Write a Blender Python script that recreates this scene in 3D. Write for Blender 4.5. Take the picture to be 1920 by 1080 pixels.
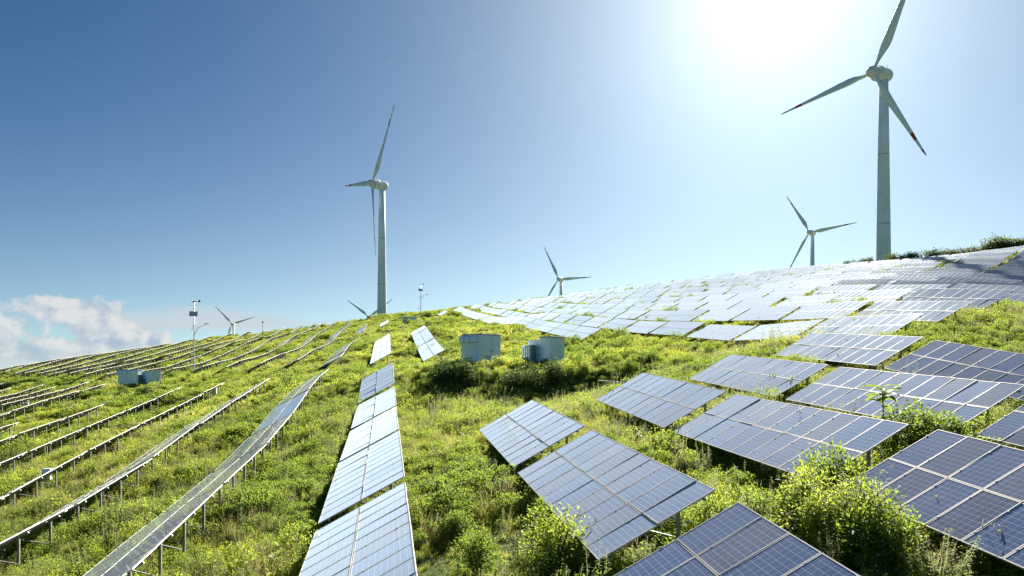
import bpy, math, random
import numpy as np
from mathutils import Matrix, Vector

for o in list(bpy.data.objects): bpy.data.objects.remove(o)
S = bpy.context.scene
R = math.radians

# ------------------------------------------------------------------ camera
F, HX, HY = 1280., 960., 700.          # focal length / horizon of the photograph, pixels at 1920 wide
cam = bpy.data.cameras.new('camera'); camo = bpy.data.objects.new('camera', cam); S.collection.objects.link(camo)
camo.location = (0, 0, 0); camo.rotation_euler = (R(90), 0, 0)
cam.sensor_width = 36.; cam.lens = 36. * F / 1920.; cam.shift_y = (HY - 540.) / 1920.
cam.clip_start = 0.1; cam.clip_end = 30000
S.camera = camo

# ------------------------------------------------------------------ sun, sky, exposure
SUN_AZ, SUN_EL = R(21.0), R(28.2)      # azimuth to the right of +Y
SUND = Vector((math.sin(SUN_AZ) * math.cos(SUN_EL), math.cos(SUN_AZ) * math.cos(SUN_EL), math.sin(SUN_EL)))
sl = bpy.data.lights.new('sun', 'SUN'); sl.energy = 5.0; sl.angle = R(0.55); sl.color = (1.0, 0.93, 0.80)
so = bpy.data.objects.new('sun', sl); S.collection.objects.link(so)
so.rotation_euler = (-SUND).to_track_quat('-Z', 'Y').to_euler(); so.location = SUND * 300
S.view_settings.view_transform = 'Standard'; S.view_settings.look = 'None'
S.view_settings.exposure = 1.75; S.view_settings.gamma = 1.0; S.view_settings.use_curve_mapping = False
S.cycles.use_denoising = True
S.cycles.max_bounces = 7; S.cycles.diffuse_bounces = 3; S.cycles.glossy_bounces = 3; S.cycles.transmission_bounces = 4
S.cycles.sample_clamp_indirect = 6.0; S.cycles.caustics_reflective = False; S.cycles.caustics_refractive = False

class NT:
    """small helper for node trees"""
    def __init__(s, nt): s.nt = nt; s.n = nt.nodes; s.l = nt.links
    def new(s, t, **kw):
        n = s.n.new(t)
        for k, v in kw.items(): setattr(n, k, v)
        return n
    def put(s, sock, v):
        if hasattr(v, 'is_output') or isinstance(v, bpy.types.NodeSocket): s.l.new(v, sock)
        else: sock.default_value = v
    def m(s, op, a, b=None, c=None, clamp=False):
        n = s.new('ShaderNodeMath', operation=op, use_clamp=clamp); s.put(n.inputs[0], a)
        if b is not None: s.put(n.inputs[1], b)
        if c is not None: s.put(n.inputs[2], c)
        return n.outputs[0]
    def mix(s, f, a, b, bt='MIX'):
        n = s.new('ShaderNodeMix', data_type='RGBA', blend_type=bt); s.put(n.inputs[0], f)
        s.put(n.inputs[6], a if not isinstance(a, tuple) else (*a, 1)[:4]); s.put(n.inputs[7], b if not isinstance(b, tuple) else (*b, 1)[:4]); return n.outputs[2]
    def sstep(s, x, a, b):
        n = s.new('ShaderNodeMapRange', interpolation_type='SMOOTHSTEP'); s.put(n.inputs[0], x)
        n.inputs[1].default_value = a; n.inputs[2].default_value = b; return n.outputs[0]
    def noise(s, vec, scale, detail=4, rough=0.55, dist=0.):
        n = s.new('ShaderNodeTexNoise'); n.inputs['Scale'].default_value = scale; n.inputs['Detail'].default_value = detail
        n.inputs['Roughness'].default_value = rough; n.inputs['Distortion'].default_value = dist
        if vec is not None: s.l.new(vec, n.inputs['Vector'])
        return n.outputs[0]

W = bpy.data.worlds.new('World'); S.world = W; W.use_nodes = True
t = NT(W.node_tree); t.n.clear()
sky = t.new('ShaderNodeTexSky', sky_type='NISHITA', sun_disc=False)
sky.sun_elevation = SUN_EL; sky.sun_rotation = SUN_AZ; sky.air_density = 1.0; sky.dust_density = 0.3; sky.ozone_density = 3.0; sky.altitude = 200
tc = t.new('ShaderNodeTexCoord'); nrm = t.new('ShaderNodeVectorMath', operation='NORMALIZE'); t.l.new(tc.outputs['Generated'], nrm.inputs[0])
sx = t.new('ShaderNodeSeparateXYZ'); t.l.new(nrm.outputs[0], sx.inputs[0])
# haze aureole round the sun: forward scattering in humid air
dot = t.new('ShaderNodeVectorMath', operation='DOT_PRODUCT'); t.l.new(nrm.outputs[0], dot.inputs[0]); dot.inputs[1].default_value = SUND
ang = t.m('ARCCOSINE', t.m('MINIMUM', dot.outputs['Value'], 0.999999))
def scaled(v, col):
    n = t.new('ShaderNodeVectorMath', operation='SCALE'); n.inputs[0].default_value = col; t.l.new(v, n.inputs['Scale']); return n.outputs[0]
def vadd(a, b):
    n = t.new('ShaderNodeVectorMath', operation='ADD'); t.l.new(a, n.inputs[0]); t.l.new(b, n.inputs[1]); return n.outputs[0]
def falloff(x, sg, pw): return t.m('EXPONENT', t.m('MULTIPLY', t.m('POWER', t.m('DIVIDE', x, sg), pw), -1.0))
hs = t.new('ShaderNodeVectorMath', operation='MULTIPLY'); t.l.new(sky.outputs[0], hs.inputs[0]); hs.inputs[1].default_value = (.01, .325, .485)
skyc = hs.outputs[0]
for col, sg, pw in [((4.5, 4.4, 4.2), .05, 2.), ((3.5, 3.1, 2.7), .16, 1.25), ((5.4, 4.7, 4.0), .29, 1.2)]: skyc = vadd(skyc, scaled(falloff(ang, sg, pw), col))
elr = t.m('ARCSINE', t.m('MAXIMUM', sx.outputs[2], 0.0))
skyc = vadd(skyc, scaled(t.m('MULTIPLY', falloff(elr, .16, 1.), falloff(ang, .75, 2.)), (8.2, 6.0, 3.3))); skyc = vadd(skyc, scaled(falloff(elr, .12, 1.), (3.4, 3.1, 3.0)))   # pale humid air towards the horizon
# far cumulus low over the left horizon (direction space: azimuth, elevation in degrees)
azd = t.m('MULTIPLY', t.m('ARCTAN2', sx.outputs[0], sx.outputs[1]), 57.29578)
eld = t.m('MULTIPLY', t.m('ARCSINE', sx.outputs[2]), 57.29578)
cv = t.new('ShaderNodeCombineXYZ'); t.l.new(azd, cv.inputs[0]); t.l.new(t.m('MULTIPLY', eld, 1.15), cv.inputs[1])
n1 = t.noise(cv.outputs[0], 0.55, 7, 0.58, 0.25)
n2 = t.noise(cv.outputs[0], 1.7, 5, 0.6)
def bump(az, el, wa, we, amp, sub=1.0):
    a = t.m('DIVIDE', t.m('SUBTRACT', azd, az), wa); b = t.m('DIVIDE', t.m('SUBTRACT', eld, el), we)
    return t.m('MULTIPLY', t.m('EXPONENT', t.m('MULTIPLY', t.m('ADD', t.m('MULTIPLY', a, a), t.m('MULTIPLY', b, b)), -1.0)), amp)
def pix(px, py): return math.degrees(math.atan((px - HX) / F)), math.degrees(math.atan((HY - py) / F / math.hypot(1, (px - HX) / F)))
cum = None
for px, py, wa, we, amp in [(112, 574, 2.6, 1.0, .85), (175, 604, 1.7, 1.5, .8), (205, 632, 1.5, 1.3, .7), (250, 618, 1.8, .9, .6), (288, 640, 1.2, .9, .6), (315, 648, .9, .6, .5),
                            (60, 662, 2.6, .9, .55), (130, 672, 2.4, .8, .55), (180, 665, 2.6, 1.2, .55), (-40, 600, 4, 1.5, .6), (-200, 640, 6, 2.0, .7), (410, 640, .5, .35, .45)]:
    az, el = pix(px, py); b = bump(az, el, wa, we, amp); cum = b if cum is None else t.m('ADD', cum, b)
dens = t.m('ADD', cum, t.m('MULTIPLY', t.m('SUBTRACT', n1, 0.5), 1.7))
dens = t.m('ADD', dens, t.m('MULTIPLY', t.m('SUBTRACT', n2, 0.5), 0.45))
cmask = t.m('MULTIPLY', t.sstep(dens, 0.40, 0.74), t.sstep(cum, 0.02, 0.3))
# thin sheet of altostratus beside the heap
az, el = pix(380, 600); ben = bump(az, el, 9.5, 0.95, 1.0); az, el = pix(60, 680); ben = t.m('ADD', ben, bump(az, el, 14, 1.0, .6))
ssc = t.new('ShaderNodeCombineXYZ'); t.l.new(t.m('MULTIPLY', azd, .25), ssc.inputs[0]); t.l.new(t.m('MULTIPLY', eld, 1.4), ssc.inputs[1])
n3 = t.noise(ssc.outputs[0], 0.9, 4, 0.5)
smask = t.m('MULTIPLY', t.sstep(t.m('ADD', ben, t.m('MULTIPLY', t.m('SUBTRACT', n3, .5), 1.2)), .2, .85), .7)
def shifted(dx, dy):
    n = t.new('ShaderNodeVectorMath', operation='ADD'); t.l.new(cv.outputs[0], n.inputs[0]); n.inputs[1].default_value = (dx, dy, 0); return n.outputs[0]
n1s = t.noise(shifted(.55, .5), 0.55, 7, 0.58, 0.25)          # relief: denser away from the sun = facing it
lit = t.m('ADD', t.m('MULTIPLY', t.m('SUBTRACT', n1, n1s), 3.2), t.m('ADD', .40, t.m('MULTIPLY', t.sstep(eld, .5, 5.), .35)), clamp=True)
ccol = t.mix(lit, (3.0, 3.6, 4.6), (5.9, 5.85, 5.8))
c1 = t.mix(smask, skyc, (4.6, 4.9, 5.3))
c2 = t.mix(t.m('MULTIPLY', cmask, t.m('MULTIPLY_ADD', t.sstep(eld, .2, 2.5), .32, .5)), c1, ccol)
skys = t.new('ShaderNodeVectorMath', operation='SCALE'); t.l.new(c2, skys.inputs[0]); skys.inputs['Scale'].default_value = .80
bg = t.new('ShaderNodeBackground'); t.l.new(skys.outputs[0], bg.inputs[0]); bg.inputs[1].default_value = 0.05
wo = t.new('ShaderNodeOutputWorld'); t.l.new(bg.outputs[0], wo.inputs[0])

# ------------------------------------------------------------------ materials
def mat(name):
    m = bpy.data.materials.new(name); m.use_nodes = True; k = NT(m.node_tree); k.n.clear()
    k.out = k.new('ShaderNodeOutputMaterial'); return m, k
def pbr(name, col, rough=.5, metal=0., var=0., vscale=3., spec=.5, bump=0., bscale=40.):
    m, k = mat(name); b = k.new('ShaderNodeBsdfPrincipled'); k.l.new(b.outputs[0], k.out.inputs[0])
    b.inputs['Roughness'].default_value = rough; b.inputs['Metallic'].default_value = metal; b.inputs['Specular IOR Level'].default_value = spec
    tcx = k.new('ShaderNodeTexCoord')
    if var > 0:
        n = k.noise(tcx.outputs['Object'], vscale, 6, .65)
        c = k.mix(k.sstep(n, .3, .75), tuple(x * (1 - var) for x in col), tuple(min(1, x * (1 + var * .4)) for x in col)); k.l.new(c, b.inputs['Base Color'])
        k.l.new(k.m('ADD', k.m('MULTIPLY', n, .25), rough - .12), b.inputs['Roughness'])
    else: b.inputs['Base Color'].default_value = (*col, 1)
    if bump > 0:
        bp = k.new('ShaderNodeBump'); bp.inputs['Strength'].default_value = bump; k.l.new(k.noise(tcx.outputs['Object'], bscale, 4), bp.inputs['Height']); k.l.new(bp.outputs[0], b.inputs['Normal'])
    return m
M = {}
M['alu'] = pbr('aluminium_frame', (.64, .62, .59), .6, .05, .15, 2., .12)
M['steel'] = pbr('galvanised_steel', (.36, .37, .38), .6, .4, .35, 6.)
M['back'] = pbr('white_backsheet', (.55, .56, .57), .7, 0, .1)
M['tower'] = pbr('turbine_paint', (.76, .82, .90), .6, 0, .10, .35, .15)
M['hub'] = pbr('hub_paint', (.80, .80, .86), .6, 0, .12, .8, .15)
M['dark'] = pbr('dark_metal', (.05, .055, .06), .5, .3, .2)
M['seam'] = pbr('seam_sealant', (.28, .30, .32), .7)
M['cabin'] = pbr('pale_blue_painted_sheet', (.78, .92, 1.0), .5, 0, .07, 1.6)
M['cabin2'] = pbr('white_painted_sheet', (.84, .95, 1.0), .5, 0, .07, 1.6)
M['cabgrey'] = pbr('grey_grille', (.24, .29, .33), .6, .2, .2)
M['roof'] = pbr('weathered_roof_sheet', (.42, .44, .42), .7, .1, .4, 2.)
M['rust'] = pbr('rust_edge', (.32, .20, .12), .8, 0, .4, 5.)
M['pole'] = pbr('white_pole_paint', (.72, .73, .74), .4, .2, .12)
M['teal'] = pbr('teal_paint', (.10, .36, .40), .5, 0, .2)
M['boxwhite'] = pbr('white_plastic', (.78, .78, .76), .5, 0, .12)
M['rock'] = pbr('sandstone', (.40, .29, .23), .9, 0, .5, 2.5, .3, .6, 6.)
M['stem'] = pbr('woody_stem', (.11, .085, .05), .85, 0, .4, 8.)
M['concrete'] = pbr('concrete', (.38, .37, .35), .9, 0, .3, 2.)

def blade_mat():
    m, k = mat('blade_paint'); b = k.new('ShaderNodeBsdfPrincipled'); k.l.new(b.outputs[0], k.out.inputs[0])
    tcx = k.new('ShaderNodeTexCoord'); s = k.new('ShaderNodeSeparateXYZ'); k.l.new(tcx.outputs['Object'], s.inputs[0]); z = s.outputs[2]
    def band(a, c): return k.m('MULTIPLY', k.m('GREATER_THAN', z, a), k.m('LESS_THAN', z, c))
    red = k.m('ADD', band(27.4, 30.4), band(34.2, 40.))
    n = k.noise(tcx.outputs['Object'], .5, 5)
    c = k.mix(k.sstep(n, .35, .7), (.72, .78, .86), (.78, .83, .90)); c = k.mix(red, c, (.42, .07, .06)); k.l.new(c, b.inputs['Base Color']); b.inputs['Roughness'].default_value = .65; b.inputs['Specular IOR Level'].default_value = .1
    return m
M['blade'] = blade_mat()

def pv_mat(name='photovoltaic_glass', sheen=.42):
    m, k = mat(name); b = k.new('ShaderNodeBsdfPrincipled')
    uv = k.new('ShaderNodeUVMap'); s = k.new('ShaderNodeSeparateXYZ'); k.l.new(uv.outputs[0], s.inputs[0]); u, v = s.outputs[0], s.outputs[1]
    oi = k.new('ShaderNodeObjectInfo'); at = k.new('ShaderNodeAttribute', attribute_name='mr')
    rnd = k.m('FRACT', k.m('ADD', oi.outputs['Random'], at.outputs['Fac'])); rnd2 = k.m('FRACT', k.m('MULTIPLY', rnd, 17.31)); rnd3 = k.m('FRACT', k.m('MULTIPLY', rnd, 53.7))
    def lines(x, n, w):       # thin lines at every cell border
        f = k.m('FRACT', k.m('MULTIPLY', x, float(n))); d = k.m('SUBTRACT', .5, k.m('ABSOLUTE', k.m('SUBTRACT', f, .5))); return k.m('LESS_THAN', d, w)
    grid = k.m('MAXIMUM', lines(u, 6, .016), lines(v, 10, .022))
    bus = k.m('MULTIPLY', lines(k.m('ADD', u, .5 / 18), 18, .035), .35)
    # every cell its own crystal tone
    cx = k.new('ShaderNodeCombineXYZ'); k.l.new(k.m('FLOOR', k.m('MULTIPLY', u, 6.)), cx.inputs[0]); k.l.new(k.m('FLOOR', k.m('MULTIPLY', v, 10.)), cx.inputs[1]); k.l.new(k.m('MULTIPLY', rnd, 91.), cx.inputs[2])
    wn = k.new('ShaderNodeTexWhiteNoise'); k.l.new(cx.outputs[0], wn.inputs[0])
    cell = k.mix(k.sstep(rnd2, .40, .85), (.022, .060, .230), (.075, .062, .120))
    cell = k.mix(k.m('MULTIPLY', rnd3, .5), cell, (.026, .044, .13))
    cell = k.mix(k.m('MULTIPLY', wn.outputs[0], .22), cell, (.06, .12, .34))
    col = k.mix(bus, cell, (.34, .40, .52)); col = k.mix(grid, col, (.62, .68, .78))
    tcx = k.new('ShaderNodeTexCoord'); geo = k.new('ShaderNodeNewGeometry')
    dn = k.noise(geo.outputs['Position'], .55, 6, .6); dn2 = k.noise(geo.outputs['Position'], 5., 4, .6)
    dust = k.m('ADD', k.m('MULTIPLY', k.sstep(dn, .3, .75), .11), k.m('ADD', k.m('MULTIPLY', dn2, .05), k.m('MULTIPLY', rnd3, .05)))
    sv = k.new('ShaderNodeCombineXYZ'); k.l.new(k.m('MULTIPLY', u, 14.), sv.inputs[0]); k.l.new(k.m('MULTIPLY', v, 1.3), sv.inputs[1]); k.l.new(k.m('MULTIPLY', rnd, 60.), sv.inputs[2])
    streak = k.m('MULTIPLY', k.sstep(k.noise(sv.outputs[0], 1., 4, .6), .5, .8), .16)
    low = k.m('ADD', k.m('MULTIPLY', k.sstep(v, .10, .0), .14), streak)
    dust = k.m('ADD', dust, low)
    col = k.mix(dust, col, (.42, .45, .50)); k.l.new(col, b.inputs['Base Color'])
    b.inputs['Specular IOR Level'].default_value = 0.; b.inputs['Roughness'].default_value = .6
    b.inputs['Coat Weight'].default_value = 1.; b.inputs['Coat IOR'].default_value = 2.0; k.l.new(k.m('ADD', .035, k.m('MULTIPLY', dust, .10)), b.inputs['Coat Roughness'])
    b.inputs['Sheen Weight'].default_value = sheen; b.inputs['Sheen Roughness'].default_value = .39; b.inputs['Sheen Tint'].default_value = (.68, .84, 1, 1)
    bp = k.new('ShaderNodeBump'); bp.inputs['Strength'].default_value = .04; bp.inputs['Distance'].default_value = .05; k.l.new(k.noise(geo.outputs['Position'], 1.3, 2), bp.inputs['Height']); k.l.new(bp.outputs[0], b.inputs['Normal']); k.l.new(bp.outputs[0], b.inputs['Coat Normal'])
    k.l.new(b.outputs[0], k.out.inputs[0]); return m
M['pv'] = pv_mat(); M['lowsheen'] = pv_mat('low_sheen_photovoltaic_glass', .05)  # second copy of the glass: left rows' duller reflection imitated by less sheen

def leaf_mat(name, dark, light, tr, yellow=(.30, .30, .03), ny=.5, trans=.5, scale=.05):
    m, k = mat(name)
    oi = k.new('ShaderNodeObjectInfo'); at = k.new('ShaderNodeAttribute', attribute_name='lv')
    nz = k.noise(oi.outputs['Location'], scale, 3, .6); nz2 = k.noise(oi.outputs['Location'], scale * 6, 2, .6)
    f = k.m('ADD', k.m('MULTIPLY', at.outputs['Fac'], .5), k.m('MULTIPLY', oi.outputs['Random'], .5))
    col = k.mix(f, dark, light)
    yf = k.m('MULTIPLY', k.sstep(k.m('ADD', k.m('MULTIPLY', nz, .7), k.m('MULTIPLY', nz2, .3)), .42, .68), ny); col = k.mix(yf, col, yellow)
    br = k.m('MULTIPLY', k.m('GREATER_THAN', at.outputs['Fac'], .965), .7); col = k.mix(br, col, (.22, .13, .05))
    d = k.new('ShaderNodeBsdfPrincipled'); k.l.new(col, d.inputs['Base Color']); d.inputs['Roughness'].default_value = .6; d.inputs['Specular IOR Level'].default_value = .2
    tl = k.new('ShaderNodeBsdfTranslucent'); tcx = k.mix(.5, col, tr, 'MIX'); k.l.new(k.mix(yf, tcx, tuple(min(1, a * 1.5) for a in yellow)), tl.inputs[0])
    mx = k.new('ShaderNodeMixShader'); mx.inputs[0].default_value = trans; k.l.new(d.outputs[0], mx.inputs[1]); k.l.new(tl.outputs[0], mx.inputs[2]); k.l.new(mx.outputs[0], k.out.inputs[0]); return m
M['grass'] = leaf_mat('grass_blade', (.23, .275, .045), (.41, .44, .09), (.62, .63, .095), (.50, .47, .12), .8, .5)
M['weed'] = leaf_mat('weed_leaf', (.14, .215, .03), (.30, .39, .06), (.52, .63, .065), (.38, .42, .065), .5, .54)
M['weed2'] = leaf_mat('pale_weed_leaf', (.14, .19, .07), (.28, .32, .14), (.40, .46, .15), (.36, .35, .13), .5, .5)
M['bush'] = leaf_mat('bush_leaf', (.085, .15, .03), (.18, .275, .045), (.38, .51, .05), (.28, .33, .045), .35, .52)
M['ridge'] = leaf_mat('ridge_bush_leaf', (.06, .09, .04), (.11, .15, .05), (.18, .25, .05), (.14, .15, .05), .3, .4)
M['thicket'] = leaf_mat('shade_toned_thicket_leaf', (.05, .095, .028), (.10, .165, .04), (.19, .29, .04), (.08, .10, .03), .3, .3)  # bank and cabin shade put into a darker leaf colour
M['straw'] = leaf_mat('dry_straw', (.30, .24, .11), (.46, .38, .19), (.50, .42, .20), (.50, .42, .2), .5, .4)
M['broad'] = leaf_mat('broad_leaf', (.12, .22, .02), (.22, .33, .03), (.40, .52, .04), (.36, .38, .04), .4, .5)

def ground_mat():
    m, k = mat('weedy_soil'); b = k.new('ShaderNodeBsdfPrincipled'); k.l.new(b.outputs[0], k.out.inputs[0]); b.inputs['Roughness'].default_value = .95; b.inputs['Specular IOR Level'].default_value = .1
    g = k.new('ShaderNodeNewGeometry'); p = g.outputs['Position']
    a = k.noise(p, .05, 5, .6); c = k.noise(p, .8, 6, .65); e = k.noise(p, 4., 5, .7)
    col = k.mix(k.sstep(c, .35, .65), (.055, .085, .02), (.12, .15, .035)); col = k.mix(k.sstep(a, .5, .7), col, (.17, .16, .05))
    col = k.mix(k.m('MULTIPLY', k.sstep(e, .58, .72), .6), col, (.13, .09, .05)); k.l.new(col, b.inputs['Base Color'])
    bp = k.new('ShaderNodeBump'); bp.inputs['Strength'].default_value = .8; bp.inputs['Distance'].default_value = .3; k.l.new(e, bp.inputs['Height']); k.l.new(bp.outputs[0], b.inputs['Normal']); return m
M['ground'] = ground_mat()

# ------------------------------------------------------------------ mesh helpers
COL = S.collection
def mesh(name, v, f, mats=(), smooth=False, fm=None, uv=None, attrs=None):
    """v: (n,3) array; f: list of quads/tris or (n,3|4) array"""
    me = bpy.data.meshes.new(name); v = np.asarray(v, np.float32)
    if isinstance(f, np.ndarray):
        nf, k = f.shape; me.vertices.add(len(v)); me.vertices.foreach_set('co', v.ravel()); me.loops.add(nf * k); me.loops.foreach_set('vertex_index', f.astype(np.int32).ravel())
        me.polygons.add(nf); me.polygons.foreach_set('loop_start', np.arange(0, nf * k, k, dtype=np.int32)); me.update(calc_edges=True)
    else: me.from_pydata([tuple(map(float, p)) for p in v], [], [tuple(int(i) for i in q) for q in f]); me.update()
    for m in mats: me.materials.append(m)
    if fm is not None: me.polygons.foreach_set('material_index', np.asarray(fm, np.int32))
    if smooth: me.polygons.foreach_set('use_smooth', np.ones(len(me.polygons), bool))
    if uv is not None:
        l = me.uv_layers.new(name='UVMap'); l.data.foreach_set('uv', np.asarray(uv, np.float32).ravel())
    for an, (dom, val) in (attrs or {}).items():
        a = me.attributes.new(an, 'FLOAT', dom); a.data.foreach_set('value', np.asarray(val, np.float32))
    me.validate(); return me
def obj(name, me, parent=None, loc=(0, 0, 0), rot=None, scale=None, mtx=None):
    o = bpy.data.objects.new(name, me); COL.objects.link(o); o.parent = parent
    if mtx is not None: o.matrix_local = mtx
    else:
        o.location = loc
        if rot is not None: o.rotation_euler = rot
        if scale is not None: o.scale = scale
    return o
def tag(o, label, cat, group=None, kind=None):
    if label: o['label'] = label
    if cat: o['category'] = cat
    if group: o['group'] = group
    if kind: o['kind'] = kind
    return o
def empty(name, loc, rz=0): return obj(name, None, None, loc, (0, 0, rz))
BQ = [(0, 3, 2, 1), (4, 5, 6, 7), (0, 1, 5, 4), (1, 2, 6, 5), (2, 3, 7, 6), (3, 0, 4, 7)]
class MB:
    """collects solids for one mesh"""
    def __init__(s): s.v = []; s.f = []; s.m = []
    def add(s, v, f, mi=0):
        o = len(s.v); s.v += [tuple(p) for p in v]; s.f += [tuple(i + o for i in q) for q in f]; s.m += [mi] * len(f); return s
    def box(s, x0, x1, y0, y1, z0, z1, mi=0): return s.add([(x0, y0, z0), (x1, y0, z0), (x1, y1, z0), (x0, y1, z0), (x0, y0, z1), (x1, y0, z1), (x1, y1, z1), (x0, y1, z1)], BQ, mi)
    def rings(s, rs, mi=0, cap=True):
        n = len(rs[0]); v = [p for r in rs for p in r]; f = []
        for i in range(len(rs) - 1):
            for j in range(n): f.append((i * n + j, i * n + (j + 1) % n, (i + 1) * n + (j + 1) % n, (i + 1) * n + j))
        if cap: f.append(tuple(range(n - 1, -1, -1))); f.append(tuple((len(rs) - 1) * n + j for j in range(n)))
        return s.add(v, f, mi)
    def lathe(s, prof, n=24, mi=0, axis='z'):
        rs = []
        for r, h in prof:
            ring = [(r * math.cos(2 * math.pi * j / n), r * math.sin(2 * math.pi * j / n), h) for j in range(n)]
            if axis == 'x': ring = [(p[2], p[0], p[1]) for p in ring]
            rs.append(ring)
        return s.rings(rs, mi)
    def tube(s, pts, r, n=6, mi=0):
        pts = [Vector(p) for p in pts]; rs = []
        rad = r if isinstance(r, (list, tuple)) else [r] * len(pts)
        for i, p in enumerate(pts):
            d = (pts[min(i + 1, len(pts) - 1)] - pts[max(i - 1, 0)]).normalized(); q = d.to_track_quat('Z', 'Y')
            rs.append([tuple(p + q @ Vector((rad[i] * math.cos(2 * math.pi * j / n), rad[i] * math.sin(2 * math.pi * j / n), 0))) for j in range(n)])
        return s.rings(rs, mi)
    def mesh(s, name, *mats, smooth=False): return mesh(name, s.v, s.f, mats, smooth, s.m)
def bevel(me, w, seg=1):
    import bmesh
    b = bmesh.new(); b.from_mesh(me); bmesh.ops.bevel(b, geom=b.edges[:], offset=w, segments=seg, affect='EDGES'); b.to_mesh(me); b.free(); return me

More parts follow.
